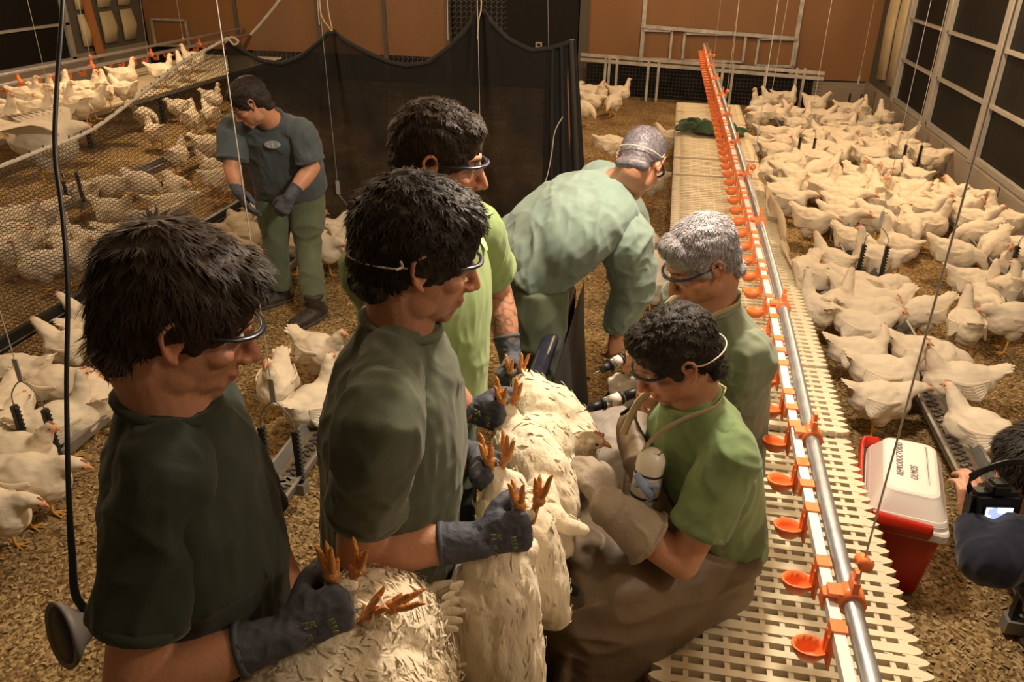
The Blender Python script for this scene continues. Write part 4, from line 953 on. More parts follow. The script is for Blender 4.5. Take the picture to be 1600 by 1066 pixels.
def hair_make(per, HO, Rh, m_, style):
    """style: dict(vol, n, L, wave, grey, line)"""
    o = MB(); v = style.get('vol', .010)
    o.ell((0, -.012, .050), (.078+v, .097+v*.8, .082+v), None, 30, 20)
    o.ell((0, -.046, .005), (.066+v*.6, .056+v*.7, .064+v*.4), None, 24, 16)
    fr = style.get('front', .0)
    o.ell((0, .045+fr, .085), (.055+v, .045, .036+v*.5), None, 20, 12)
    for s_ in (-1, 1): o.ell((s_*.066, .022, .030), (.012+v*.35, .022, .034)); o.ell((s_*.071, .022, .008), (.006, .010, .020))
    o.tube([(-.045, -.066, -.052), (0, -.078, -.056), (.045, -.066, -.052)], [.020, .022, .020], n=10, sub=2)
    me = o.remesh(.0045, 3); P = co(me); Nn = nor(me)
    # hairline: pull hair back under the skin in the face area
    wv = style.get('wave', .005); fq = style.get('freq', 60)
    n1 = vnoise(P*np.array([fq, fq*.45, fq*.6])+1.5*vnoise(P*30, 4)[:, None], 21); n2 = vnoise(P*fq*2.1, 22)
    P = P+Nn*((1-np.abs(2*n1-1))*wv+(n2-.5)*wv*.6)[:, None]; setco(me, P)
    T_ = Matrix.Translation(HO) @ Rh.to_4x4(); me.transform(T_); me.update()
    cap = per.add('hair', me, m_)
    # strands: tapered curved locks rooted on the cap
    P = co(me)+np.array(per.base); N_ = nor(me); R_ = np.array(Rh); L0 = (P-np.array(HO)) @ R_
    rg = np.random.default_rng(style.get('seed', 1)); n_ = style.get('n', 3000); ok_ = np.where(~(((L0[:, 1] > .060) & (L0[:, 2] < .085)) | ((L0[:, 1] > -.035) & (L0[:, 2] < .030)) | (L0[:, 2] < -.045)))[0]; idx = ok_[rg.integers(0, len(ok_), n_)]
    crown = np.array([0, -.045, .12]); V = []; Fc = []
    fl = L0[idx]-crown; fl[:, 1] += .02; fl[:, 2] -= .03; fl /= np.linalg.norm(fl, axis=1)[:, None]+1e-6; fl += rg.normal(0, style.get('mess', .35)*.55, fl.shape)
    Nl = N_[idx] @ R_; fl = fl-Nl*(fl*Nl).sum(1)[:, None]; fl /= np.linalg.norm(fl, axis=1)[:, None]+1e-6
    Ln = style.get('L', .028)*.8*rg.uniform(.6, 1.25, n_); lift = style.get('lift', .25)*.42*rg.uniform(.3, 1.3, n_); wd = style.get('w', .0016)*rg.uniform(.7, 1.3, n_)
    for i in range(n_):
        p = L0[idx[i]]; f_ = fl[i]; nn = Nl[i]; s_ = np.cross(f_, nn); l = Ln[i]; a1 = p-nn*.002; a2 = p+f_*l*.5+nn*l*lift[i]*.55; a3 = p+f_*l+nn*l*lift[i]*.45+s_*l*.2*math.sin(i*1.7)
        k_ = len(V); V += [a1-s_*wd[i], a1+s_*wd[i], a2-s_*wd[i]*.9, a2+s_*wd[i]*.9, a3]; Fc += [(k_, k_+1, k_+3, k_+2), (k_+2, k_+3, k_+4)]
    me2 = pydata('hair_strands', V, Fc, True); me2.transform(T_); o2 = per.add('hair_strands', me2, m_, cap); tag(o2, kind='stuff')
def glasses(per, HO, Rh, m_frame, cord=False):
    T_ = Matrix.Translation(HO) @ Rh.to_4x4(); o = MB()
    arc = [(-.079, -.012, .014), (-.078, .03, .018), (-.073, .072, .022), (-.045, .102, .025), (0, .114, .027), (.045, .102, .025), (.073, .072, .022), (.078, .03, .018), (.079, -.012, .014)]
    o.tube(arc, [(.0022, .004)]*2+[(.003, .0048)]*5+[(.0022, .004)]*2, n=8, sub=5, side=(0, .2, 1)); me = o.mesh('safety_glasses'); me.transform(T_); fr = per.add('safety_glasses', me, m_frame)
    V = []; Fc = []; n_ = 30
    for i in range(n_+1):
        a_ = math.radians(-66+132*i/n_); x = .073*math.sin(a_)/math.sin(math.radians(66)); y = .116-.048*(abs(x)/.073)**2.4
        dz = .045*(1-.35*(abs(x)/.073)**3) - .014*math.exp(-(x/.012)**2); V += [(x, y, .024), (x*.98, y-.010, .024-dz*.55), (x*.96, y-.019, .024-dz)]
    for i in range(n_): 
        for j in range(2): a_ = i*3+j; Fc.append((a_, a_+3, a_+4, a_+1))
    me = pydata('lens', V, Fc, True); me.transform(T_); per.add('lens', me, M['lens'], fr)
    if cord:
        o = MB(); cc = [(-.082, -.02, .012)]
        for k_ in range(9):
            a_ = math.pi*(k_+.5)/9; cc.append((-(.090)*math.cos(a_), -.025-.096*math.sin(a_), .010-.020*math.sin(a_)))
        cc.append((.082, -.02, .012)); o.tube(cc, .0018, n=6, sub=3); o.tube([(.088, -.040, .012), (.094, -.046, .020)], .0022, n=6); o.tube([(.088, -.040, .010), (.095, -.05, .006)], .0022, n=6)
        me = o.mesh('cord'); me.transform(T_); per.add('cord', me, M['cord_white'], fr)
def glove_obj(per, W, E_, d, t, right, curl, cuff=.06, m_='glove', gaunt=False, prints=True, L=1.0, fat=.0035, tc=.6):
    W = V3(W); d = V3(d).normalized(); o = MB(); hand(o, W, d, t, right, curl, L, fat, tc)
    bd = (V3(E_)-W).normalized()
    if gaunt: o.ell(W, (.050, .050, .050))
    if gaunt: o.tube([W, W+bd*.06, W+bd*.13, W+bd*cuff], [(.044, .040), (.058, .054), (.068, .062), (.080, .072)], n=20, sub=3, cap='flat')
    else: o.tube([W+d*.01, W, W+bd*cuff], [(.030, .026), (.034, .030), (.040, .037)], n=18, sub=3, cap='flat')
    me = o.remesh(.0035 if not gaunt else .004, 3)
    if gaunt: folds(me, .005, (26, 26, 14), 9)
    else: folds(me, .0025, (60, 60, 60), 5)
    g = per.add('gauntlet' if gaunt else 'glove', me, M[m_])
    if not gaunt:
        o = MB(); o.tube([W+bd*(cuff-.006), W+bd*(cuff+.004)], [(.0425, .0395), (.0425, .0395)], n=20, cap='flat'); me = o.mesh('cuff_hem'); per.add('cuff_hem', me, M[m_], g)
    if prints and not gaunt:
        t = V3(t); t = (t-d*t.dot(d)).normalized(); pd = t.cross(d) if right else d.cross(t); ot = None
        for k_, (tx, x, y, s_) in enumerate((('ZR', .035, .020, .017), ('B', .030, -.002, .014), ('9', .028, -.020, .014), ('ELFA', .065, .0, .015))):
            Rm = Matrix((d, t, -pd)).transposed() if True else None
            if (Rm.determinant() < 0): Rm = Matrix((d*-1, t, -pd)).transposed()
            mw = Matrix.Translation(W+d*x+t*y-pd*(.0235*L+fat)) @ Rm.to_4x4() @ Matrix.Rotation(-math.pi/2 if k_ == 3 else -.2, 4, 'Z')
            cu = bpy.data.curves.new('p', 'FONT'); cu.body = tx; cu.size = s_; cu.align_x = 'CENTER'; cu.align_y = 'CENTER'; cu.extrude = .0008; cu.resolution_u = 2
            tt = bpy.data.objects.new('p', cu); COL.objects.link(tt); me = bpy.data.meshes.new_from_object(tt.evaluated_get(bpy.context.evaluated_depsgraph_get())); bpy.data.objects.remove(tt); me.materials.clear(); me.transform(mw); per.add('glove_print', me, M['glove_print'], g)
    return g
def shirt_torso(o, hip, chest, nb, sa, w_, scale=1.0, belly=1.0, neck=.062, hemup=0):
    """hip/chest/neck-base centres, shoulder axis sa, w_ half shoulder width"""
    hip, chest, nb = V3(hip), V3(chest), V3(nb); k_ = scale
    mid = hip.lerp(chest, .5); up = (nb-chest).normalized()
    o.tube([hip.lerp(mid, hemup), mid, chest, chest.lerp(nb, .55), chest.lerp(nb, .88)], [(w_*.92*k_, .122*k_*belly), (w_*.90*k_, .126*k_*belly), (w_*.98*k_, .132*k_), (w_*.90*k_, .108*k_), (w_*.48*k_, .075*k_)], n=28, sub=4, side=sa, cap='flat')
def person(label, base, head, hpr, th, hip, chest=None, nb=None, shR=None, elR=None, wrR=None, shL=None, elL=None, wrL=None, legs=(), top='tee_dark', topname='t_shirt', long_sleeve=False, bottom='trouser_green',
           hair=('hair_black', {}), specs=('frame_dark', False), w_=.19, fat=1.0, handR=None, handL=None, vox=.0042, jaw=.25, tattoo=None, fold=.007, hem=.0, sleeve=.62, nbo=(.135, .035), boots=True, hscale=1.0, chest_t=.62, flush=.3, sl_r=1.0):
    per = Person(label, base); HO = V3(head); Rh = head_frame(*hpr); Rs = Rh*hscale
    thr = math.radians(th); sa = Vector((math.sin(thr), -math.cos(thr), 0)); hip = V3(hip)
    fwd = Rh.col[1]
    nb = V3(nb) if nb is not None else HO - Vector((0, 0, nbo[0])) - Vector((fwd.x, fwd.y, 0))*nbo[1]
    chest = V3(chest) if chest is not None else hip.lerp(nb, chest_t)
    if shR is None: shR = nb+sa*w_*.92-Vector((0, 0, .055))
    if shL is None: shL = nb-sa*w_*.92-Vector((0, 0, .055))
    shR, shL = V3(shR), V3(shL)
    if (shR-shL).length > .1: sa = (shR-shL).normalized()
    # --- body: one continuous surface
    o = MB(); a_ = head_prims(o); o.xform(Matrix.Translation(HO) @ Rh.to_4x4() @ Matrix.Scale(hscale, 4), a_)
    hb = HO + Rh @ Vector((0, -.030, -.045)); hb2 = HO + Rh @ Vector((0, -.012, -.075))
    o.tube([hb, hb2.lerp(nb, .35), nb.lerp(chest, .10)], [(.060, .060), (.058, .060), (.070, .066)], n=20, sub=4)
    o.tube([nb.lerp(chest, .12), chest, hip], [(w_*.5, .05), (w_*.72, .085), (w_*.70, .085)], n=18, sub=4, side=sa)
    for (sh, el, wr, hd, right) in ((shR, elR, wrR, handR, True), (shL, elL, wrL, handL, False)):
        if el is None: continue
        el, wr = V3(el), V3(wr); o.tube([nb.lerp(sh, .5), sh, sh.lerp(el, .5), el], [.04, .050*fat, .046*fat, .040*fat], n=16, sub=4); fa = el.lerp(wr, .35)
        o.tube([el, fa, wr], [.040*fat, .043*fat, .0275], n=16, sub=4)
        if hd: hand(o, wr, hd['d'], hd['t'], right, hd.get('curl', (60, 60, 40)), palm_only=hd.get('glove') is not None, ex=-.009 if hd.get('glove') else 0, thumb_curl=hd.get('tc', .6))
    for (h_, k_, an, toe) in legs:
        h_, k_, an, toe = V3(h_), V3(k_), V3(an), V3(toe); o.tube([h_, h_.lerp(k_, .5), k_, k_.lerp(an, .35), an], [.075, .068, .050, .048, .033], n=14, sub=3); o.tube([an, an-Vector((0, 0, .04)), an.lerp(toe, .6)-Vector((0, 0, .03))], [.028, .026, .020], n=10, sub=2)
    me = o.remesh(vox, 3); body_tint(me, HO, Rh, jaw, tattoo, flush); per.add('body', me, M['skin'])
    for s_ in (-1, 1):
        e_ = MB(); e_.ell(HO+Rh @ Vector((s_*.030, .0765, .0085)), (.0118, .0118, .0118), Rh, 14, 10); eo = per.add('eye', e_.mesh('eye'), M['eye'])
        e_ = MB(); e_.ell(HO+Rh @ Vector((s_*.030, .0862, .0075)), (.0052, .0030, .0052), Rh, 10, 6); per.add('iris', e_.mesh('iris'), M['iris'], eo)
    hair_make(per, HO, Rh, M[hair[0]], hair[1])
    if specs: glasses(per, HO, Rh, M[specs[0]], specs[1])
    # --- top
    o = MB(); shirt_torso(o, hip, chest, nb, sa, w_, fat, fat, hemup=hem)
    sleeves = []
    for (sh, el, wr) in ((shR, elR, wrR), (shL, elL, wrL)):
        if el is None: continue
        el, wr = V3(el), V3(wr); e1 = sh.lerp(el, sleeve); s2 = MB(); a0 = nb.lerp(sh, .62)-(nb-chest).normalized()*.012
        if long_sleeve: s2.tube([a0, sh, sh.lerp(el, .5), el, el.lerp(wr, .5), el.lerp(wr, .94)], [.062, .080*fat*sl_r, .074*fat*sl_r, .066*fat*sl_r, .058*fat*sl_r, .046*fat], n=20, sub=4, cap='flat')
        else: s2.tube([a0, sh, sh.lerp(e1, .5), e1], [.060, .074*fat*sl_r, .072*fat*sl_r, .074*fat*sl_r], n=20, sub=4, cap='flat')
        sm_ = s2.remesh(.006, 5); folds(sm_, fold*1.1, (13, 13, 7), int(abs(el.x)*90) % 40+3); folds(sm_, fold*.45, (30, 30, 14), int(abs(el.y)*90) % 40+3); sleeves.append(sm_)
        if not long_sleeve:
            dd = (e1-sh.lerp(e1, .5)).normalized(); h_ = MB(); h_.tube([e1-dd*.012, e1+dd*.004], [.0765*fat*sl_r]*2, n=26, cap='flat'); sleeves.append(('hem', h_.mesh('sleeve_hem')))
    for sh in (shR, shL):
        o.tube([nb.lerp(chest, .10), nb.lerp(sh, .42), sh.lerp(nb, .08)], [.050, .052*fat, .060*fat], n=18, sub=3)
    cc = nb.lerp(chest, -.03); o.tube([cc+(chest-nb).normalized()*.045, cc+(nb-chest).normalized()*.006], [(.092, .086), (.069, .066)], n=20, side=sa, cap='flat')
    me = o.remesh(.006, 7); 
    folds(me, fold, (11, 11, 4.5), int(abs(hip.x)*100) % 50+2); folds(me, fold*.45, (27, 27, 10), int(abs(hip.y)*100) % 40+5); shirt = per.add(topname, me, M[top])
    for q_ in sleeves:
        if isinstance(q_, tuple): per.add('sleeve_hem', q_[1], M[top], shirt)
        else: per.add('sleeve', q_, M[top], shirt)
    up = (HO - nb).normalized(); o = MB(); ax = sa; ay = up.cross(ax).normalized(); ring = []
    for k_ in range(21):
        an = 2*math.pi*k_/20; ring.append(cc+up*(.010)+ax*(.072*math.cos(an))+ay*(.069*math.sin(an)))
    o.tube(ring, [(.007, .010)]*21, n=8, side=up, cap='flat'); per.add('collar', o.mesh('collar'), M[top], shirt)
    # --- trousers and boots
    if legs:
        o = MB(); hh = [V3(l[0]) for l in legs]; hc = (hh[0]+hh[1])/2 if len(hh) > 1 else hh[0]
        o.tube([hip+Vector((0, 0, .02)), hc], [(w_*.86*fat, .115*fat), (w_*.84*fat, .115*fat)], n=24, side=sa, sub=2)
        for (h_, k_, an, toe) in legs:
            h_, k_, an = V3(h_), V3(k_), V3(an); o.tube([h_, h_.lerp(k_, .5), k_, k_.lerp(an, .5), an+Vector((0, 0, .01))], [.100*fat, .092*fat, .078, .074, .072], n=18, sub=3, cap='flat')
        me = o.remesh(.008, 4); folds(me, .011, (10, 10, 6), 7); per.add('trousers', me, M[bottom])
        if boots:
            for (h_, k_, an, toe) in legs:
                an, toe = V3(an), V3(toe); o = MB(); dv = (toe-an); dv.z = 0; dv.normalize()
                o.tube([an+Vector((0, 0, .08)), an+Vector((0, 0, .01)), an-Vector((0, 0, .03))-dv*.02], [.060, .058, .050], n=16, sub=2, cap='flat')
                g0 = Vector((an.x, an.y, .045)); o.tube([g0-dv*.05, g0+dv*.06, g0+dv*.19], [(.045, .044), (.052, .045), (.045, .032)], n=16, sub=3, side=dv.cross(Vector((0, 0, 1))))
                s0 = g0-Vector((0, 0, .034)); o.tube([s0-dv*.06, s0+dv*.08, s0+dv*.20], [(.050, .012), (.056, .012), (.048, .012)], n=14, sub=3, side=dv.cross(Vector((0, 0, 1))))
                me = o.remesh(.006, 2); folds(me, .003, (40, 40, 40), 3); per.add('boot', me, M['boot'])
    for (wr, el, hd, right) in ((wrR, elR, handR, True), (wrL, elL, handL, False)):
        if hd and hd.get('glove'):
            glove_obj(per, wr, el, hd['d'], hd['t'], right, hd.get('curl', (60, 60, 40)), hd.get('cuff', .07), hd['glove'], hd.get('gaunt', False), hd.get('prints', True), hd.get('L', 1.0), hd.get('fat', .0035), hd.get('tc', .6))
    return per
def stand_legs(hip, th, foot_c, spread=.11, fz=.09):
    t = math.radians(th); sa = Vector((math.sin(t), -math.cos(t), 0)); f_ = Vector((math.cos(t), math.sin(t), 0)); out = []
    for s_ in (1, -1):
        h_ = V3(hip)+sa*s_*.09; a_ = V3(foot_c)+sa*s_*spread; a_.z = fz; k_ = h_.lerp(a_, .5)+f_*.02; out.append((h_, k_, a_, a_+f_*.16-Vector((0, 0, .04))))
    return out
UPZ = Vector((0, 0, 1))
fist = dict(curl=(78, 88, 50), tc=1.0)
def dirv(a_, b_): return (V3(b_)-V3(a_)).normalized()
def grip(W, d, right, t=(0, 0, 1)):
    d = V3(d).normalized(); t = V3(t); t = (t-d*t.dot(d)).normalized(); pd = t.cross(d) if right else d.cross(t); return V3(W)+d*.097+pd*.026
# ---- A: front left
wA, hA = G(450, 990, 1.17), G(555, 945, 1.19)
A_head = D(275, 503, 1.12); wAl, hAl = G(440, 1000, 1.0), G(500, 1020, .98)
hipA = Vector((A_head.x-.04, A_head.y+.02, .93))
pA = person('young man in dark green t-shirt, front left, holding an inverted hen by its feet', (hipA.x, hipA.y, 0), A_head, (33, -23), 26, hipA,
    shR=G(256, 750, 1.43), elR=G(205, 1075, 1.13), wrR=wA, elL=G(440, 920, 1.08), wrL=wAl,
    legs=stand_legs(hipA, 30, hipA), top='tee_dark', bottom='trouser_dark', hair=('hair_brown', dict(vol=.010, n=7500, L=.038, wave=.006, seed=3, mess=.28, w=.0015, front=.010, lift=.12)), specs=('frame_dark', False),
    w_=.195, fat=1.0, jaw=.15, handR=dict(d=dirv(wA, hA), t=(0, .1, 1), glove='glove', **fist), handL=dict(d=dirv(wAl, hAl), t=UPZ, glove='glove', prints=False, **fist), sleeve=.66, fold=.010, sl_r=.90)
# ---- B: second man
B_head = D(649, 404, 1.40); wB, hB = G(748, 845, 1.10), G(800, 836, 1.11); wBl, hBl = G(738, 712, 1.06), G(778, 732, 1.06)
hipB = Vector((B_head.x-.10, B_head.y+.02, .92))
pB = person('man in olive grey t-shirt, second from left foreground, gripping hen feet in both gloves', (hipB.x, hipB.y, 0), B_head, (27, -16), 18, hipB,
    shR=G(592, 668, 1.41), elR=G(560, 862, 1.08), wrR=wB, elL=G(650, 740, 1.08), wrL=wBl,
    legs=stand_legs(hipB, 20, hipB), top='tee_olive', bottom='trouser_dark', hair=('hair_black', dict(vol=.014, n=6500, L=.028, wave=.009, freq=75, seed=5, mess=.55, w=.0014, front=.006)), specs=('frame_dark', True),
    w_=.20, fat=1.06, jaw=.45, handR=dict(d=dirv(wB, hB), t=(.1, .1, 1), glove='glove', **fist), handL=dict(d=dirv(wBl, hBl), t=UPZ, glove='glove', prints=False, **fist), sleeve=.60, fold=.010, sl_r=.88, hscale=1.03)
# ---- C: third man, light green shirt, tattoo
C_head = D(683, 254, 1.84); wC, hC = G(735, 642, 1.02), G(780, 655, 1.02); wCl, hCl = G(798, 562, .96), G(822, 606, .92)
hipC = Vector((C_head.x-.06, C_head.y+.05, .95))
tat = G(785, 490, 1.06)
pC = person('man in light green t-shirt with tattooed forearm, behind the second front man', (hipC.x, hipC.y, 0), C_head, (10, -12), -22, hipC,
    shL=G(738, 360, 1.41), elL=G(778, 455, 1.14), wrL=wCl, shR=None, elR=G(680, 600, 1.10), wrR=wC,
    legs=stand_legs(hipC, 0, hipC), top='tee_light', bottom='trouser_green', hair=('hair_brown', dict(vol=.006, n=6500, L=.022, wave=.006, freq=70, seed=8, mess=.5, w=.0013, lift=.5)), specs=('frame_blue', False),
    w_=.20, fat=1.08, jaw=.30, tattoo=[(tuple(tat), .11)], flush=.6, handR=dict(d=dirv(wC, hC), t=UPZ, glove='glove', **fist), handL=dict(d=dirv(wCl, hCl), t=(.3, -.2, 1), glove='glove', prints=False, **fist), sleeve=.60, fold=.006)
# ---- D: bending man, left rear
YD = 4.4
D_head = YP(394, 162, 4.05); hipD = YP(455, 292, 4.42)
wD1, wD2 = YP(452, 308, 4.05), YP(372, 298, 4.0)
fD1, fD2 = G(492, 478, .09), G(438, 452, .09)
pD = person('man in blue-grey t-shirt and green trousers bending over hens by the black cloth', (fD1.x, fD1.y, 0), D_head, (205, -32), 235, hipD, nb=YP(425, 188, 4.15), chest=YP(440, 232, 4.3),
    shR=YP(366, 204, 4.15), elR=YP(362, 262, 4.05), wrR=wD2, shL=YP(470, 208, 4.2), elL=YP(488, 262, 4.2), wrL=wD1,
    legs=[(YP(478, 300, 4.42), YP(482, 385, 4.38), fD1, fD1+Vector((-.05, -.17, -.04))), (YP(428, 300, 4.42), YP(430, 378, 4.35), fD2, fD2+Vector((-.10, -.14, -.04)))], top='tee_blue', bottom='trouser_green',
    hair=('hair_black', dict(vol=.008, n=2500, L=.018, wave=.004, seed=9, mess=.6)), specs=('frame_dark', False), w_=.215, fat=1.13, vox=.006, jaw=.3,
    handR=dict(d=dirv(wD2, YP(383, 322, 3.98)), t=(.6, -.6, .1), glove='glove', curl=(15, 20, 15), tc=.2, prints=False), handL=dict(d=dirv(wD1, YP(440, 330, 4.02)), t=(-.8, -.3, -.1), glove='glove', curl=(40, 40, 20), tc=.5, prints=False), sleeve=.8, fold=.010)
# ---- E: bent man in green sweatshirt
E_head = G(1000, 256, 1.37); hipE = G(822, 410, .98); nbE = G(955, 288, 1.27)
wE = G(962, 520, .72); 
pE = person('man in faded green sweatshirt bent over the divider, seen from behind', (hipE.x, hipE.y, 0), E_head, (72, -50), 30, hipE, nb=nbE, chest=G(895, 345, 1.16),
    shR=G(978, 372, 1.13), elR=G(990, 445, .93), wrR=wE, shL=G(940, 290, 1.20), elL=G(985, 345, 1.0), wrL=G(990, 420, .85),
    legs=[(hipE+Vector((.07, -.12, -.05)), hipE+Vector((.08, -.16, -.48)), Vector((hipE.x+.02, hipE.y-.14, .09)), Vector((hipE.x+.18, hipE.y-.10, .05))), (hipE+Vector((-.06, .10, -.05)), hipE+Vector((-.02, .10, -.48)), Vector((hipE.x-.05, hipE.y+.14, .09)), Vector((hipE.x+.11, hipE.y+.20, .05)))],
    top='sweat_green', topname='sweatshirt', long_sleeve=True, bottom='trouser_green', hair=('hair_greydark', dict(vol=.004, n=4500, L=.010, wave=.002, seed=11, mess=.5, w=.0012, lift=.7)), specs=('frame_blue', True), w_=.225, fat=1.16, vox=.005, fold=.010, sl_r=1.08,
    handR=dict(d=(0.1, .1, -1), t=(.6, .6, 0), curl=(30, 30, 20)), handL=dict(d=(0, .1, -1), t=(-.6, .6, 0), curl=(30, 30, 20)))
# ---- F: seated man with grey hair
F_head = D(1100, 410, 2.22); hipF = Vector((.27, 2.40, .51)); wF, wFl = G(1015, 575, .96), G(1030, 625, .90)
kF1, kF2 = G(940, 700, .62), G(985, 735, .58)
pF = person('seated grey-haired man in green sweatshirt with blue-rimmed glasses, holding the rear injector', (hipF.x, hipF.y, 0), F_head, (203, -30), 200, hipF, nbo=(.13, .05),
    shR=None, elR=G(1075, 610, .84), wrR=wF, shL=G(1165, 560, 1.04), elL=G(1120, 650, .80), wrL=wFl,
    legs=[(hipF+Vector((-.05, .08, 0)), kF1+Vector((0, .0, 0)), Vector((kF1.x-.02, kF1.y+.02, .09)), Vector((kF1.x-.17, kF1.y, .05))), (hipF+Vector((-.05, -.08, 0)), kF2, Vector((kF2.x-.02, kF2.y, .09)), Vector((kF2.x-.17, kF2.y-.03, .05)))],
    top='sweat_grey', topname='sweatshirt', long_sleeve=True, bottom='apron_grey', hair=('hair_grey', dict(vol=.005, n=6500, L=.017, wave=.004, seed=12, mess=.5, w=.0012, lift=.6, front=.004)), specs=('frame_blue', False), w_=.20, fat=1.08, vox=.0045, jaw=.45, fold=.009,
    handR=dict(d=dirv(wF, G(975, 562, 1.0)), t=(.1, .5, .8), curl=(55, 65, 40), tc=.7), handL=dict(d=dirv(wFl, G(950, 605, .93)), t=(0, .4, 1), glove='gauntlet_grey', gaunt=True, cuff=.16, curl=(28, 35, 20), fat=.006))
# ---- G: seated man with apron
G_head = D(1060, 560, 1.96); hipG = G(1120, 850, .52); wG, wGr = G(950, 792, .86), G(1036, 622, .97)
kG1, kG2 = G(915, 925, .60), G(930, 830, .60)
pG = person('seated man in green t-shirt and brown leather apron, front right, with gauntlet and injector', (hipG.x, hipG.y, 0), G_head, (196, -30), 195, hipG, nbo=(.125, .055),
    shR=None, elR=G(1085, 690, .84), wrR=wGr, shL=G(1142, 715, 1.00), elL=G(1066, 880, .73), wrL=wG,
    legs=[(hipG+Vector((-.05, .09, 0)), kG2, Vector((kG2.x-.03, kG2.y+.02, .09)), Vector((kG2.x-.18, kG2.y, .05))), (hipG+Vector((-.05, -.09, 0)), kG1, Vector((kG1.x+.02, kG1.y-.06, .09)), Vector((kG1.x-.12, kG1.y-.10, .05)))],
    top='tee_green', bottom='trouser_dark', hair=('hair_black', dict(vol=.004, n=6500, L=.016, wave=.008, freq=95, seed=14, mess=.8, w=.0013, front=.004)), specs=('frame_dark', True), w_=.19, fat=1.04, vox=.0042, jaw=.25, fold=.009, sleeve=.66, hem=.3, sl_r=.92,
    handR=dict(d=dirv(wGr, G(990, 620, 1.0)), t=(.1, .4, .9), curl=(60, 70, 45), tc=.8), handL=dict(d=dirv(wG, G(908, 705, .96)), t=(.2, .8, .5), glove='gauntlet', gaunt=True, cuff=.125, curl=(30, 35, 20), fat=.004, tc=.3))
# ---- H: photographer at right edge
H_head = D(1622, 745, 2.2); hipH = Vector((H_head.x+.30, H_head.y-.05, .35)); wH = D(1517, 815, 2.18)
pH = person('crouching photographer in navy jacket at the right edge, holding a camera', (hipH.x, hipH.y, 0), H_head, (125, -20), 120, hipH, nbo=(.15, .04),
    shR=None, elR=None, wrR=None, shL=D(1592, 850, 2.1), elL=D(1545, 880, 2.05), wrL=wH,
    legs=[(hipH+Vector((.09, .04, 0)), hipH+Vector((.12, .38, .12)), hipH+Vector((.14, .22, -.26)), hipH+Vector((.12, .36, -.30))), (hipH+Vector((-.04, -.02, 0)), hipH+Vector((-.04, .36, .12)), hipH+Vector((.0, .18, -.26)), hipH+Vector((-.02, .33, -.30)))],
    top='navy', topname='jacket', long_sleeve=True, bottom='trouser_dark', hair=('hair_black', dict(vol=.022, n=5200, L=.05, wave=.006, seed=15, mess=.4, lift=.2)), specs=None, w_=.18, vox=.005,
    handL=dict(d=dirv(wH, D(1520, 770, 2.18)), t=(.8, .3, .2), curl=(30, 45, 30), tc=.5))

# ------------------------------------------------------------------ printed marks on shirts
def shirt_mark(per, px_, py_, wd, ht, m_):
    sh = [c for c in per.root.children if c.name.startswith('t_shirt')][0]; d = ray(px_, py_).normalized(); inv = sh.matrix_world.inverted() if False else Matrix.Translation(-per.base)
    ok, loc, nn, _ = sh.ray_cast(inv @ CAM, d)
    if not ok: return
    s_ = nn.cross(Vector((0, 0, 1))).normalized(); u_ = s_.cross(nn).normalized()*-1; V = []; Fc = []; n_ = 12
    V = [loc+nn*.003]+[loc+nn*.003+s_*wd*math.cos(6.2832*k_/n_)+u_*ht*math.sin(6.2832*k_/n_) for k_ in range(n_)]
    me = pydata('shirt_print', V, [(0, 1+k_, 1+(k_+1) % n_) for k_ in range(n_)]); link('shirt_print', me, m_, sh)
M['print_pale'] = mat('print_pale', (.52, .60, .42), .8, noise=(90, .3, (.30, .42, .20))); M['print_grey'] = mat('print_grey', (.40, .42, .42), .8, noise=(60, .3, (.15, .18, .2)))
bpy.context.view_layer.update()
shirt_mark(pC, 752, 376, .018, .030, M['print_pale']); shirt_mark(pD, 426, 226, .045, .022, M['print_grey'])
# ------------------------------------------------------------------ apron, straps
def extra(per, name, o, m_, parent=None, vox=None, sm=3, fold=None):
    me = o.remesh(vox, sm) if vox else o.mesh(name)
    if fold: folds(me, *fold)
    return per.add(name, me, M[m_], parent)
nbG = G_head - Vector((0, 0, .145)); chG = hipG.lerp(nbG, .62)
fG = Vector((math.cos(math.radians(195)), math.sin(math.radians(195)), 0)); sG = Vector((math.sin(math.radians(195)), -math.cos(math.radians(195)), 0))
o = MB()
o.tube([hipG.lerp(chG, 1.25)+fG*.115, chG+fG*.135, hipG+fG*.13+Vector((0, 0, .08))], [(.13, .014), (.185, .040), (.20, .05)], n=20, sub=4, side=sG, cap='flat')
kc = (kG1+kG2)/2; fc = Vector((kc.x+.0, kc.y-.05, .16))
o.tube([hipG+fG*.02+Vector((.03, 0, .07)), (hipG.lerp(kc, .5))+Vector((0, 0, .06)), kc+Vector((.0, 0, .045)), kc+Vector((-.075, -.01, -.05)), fc+Vector((-.10, 0, .12)), fc+Vector((-.09, 0, 0))], [(.19, .07), (.21, .075), (.215, .065), (.225, .045), (.23, .03), (.235, .025)], n=28, sub=4, side=sG, cap='flat')
o.tube([hipG-sG*.19+Vector((.02, 0, .0)), hipG.lerp(kc, .5)-sG*.22-Vector((0, 0, .03)), kc-sG*.215-Vector((.02, 0, .13)), kc-sG*.20-Vector((.10, 0, .22))], [(.06, .02), (.11, .02), (.19, .02), (.22, .02)], n=22, sub=4, side=(0, 0, 1))
extra(pG, 'apron', o, 'apron', None, .007, 5, (.012, (7, 7, 7), 6))
def strap(per, pts, side, m_='strap_beige', w=.011):
    o = MB(); o.tube(pts, [(w, .002)]*len(pts), n=8, sub=5, side=side); per.add('apron_strap', o.mesh('apron_strap'), M[m_])
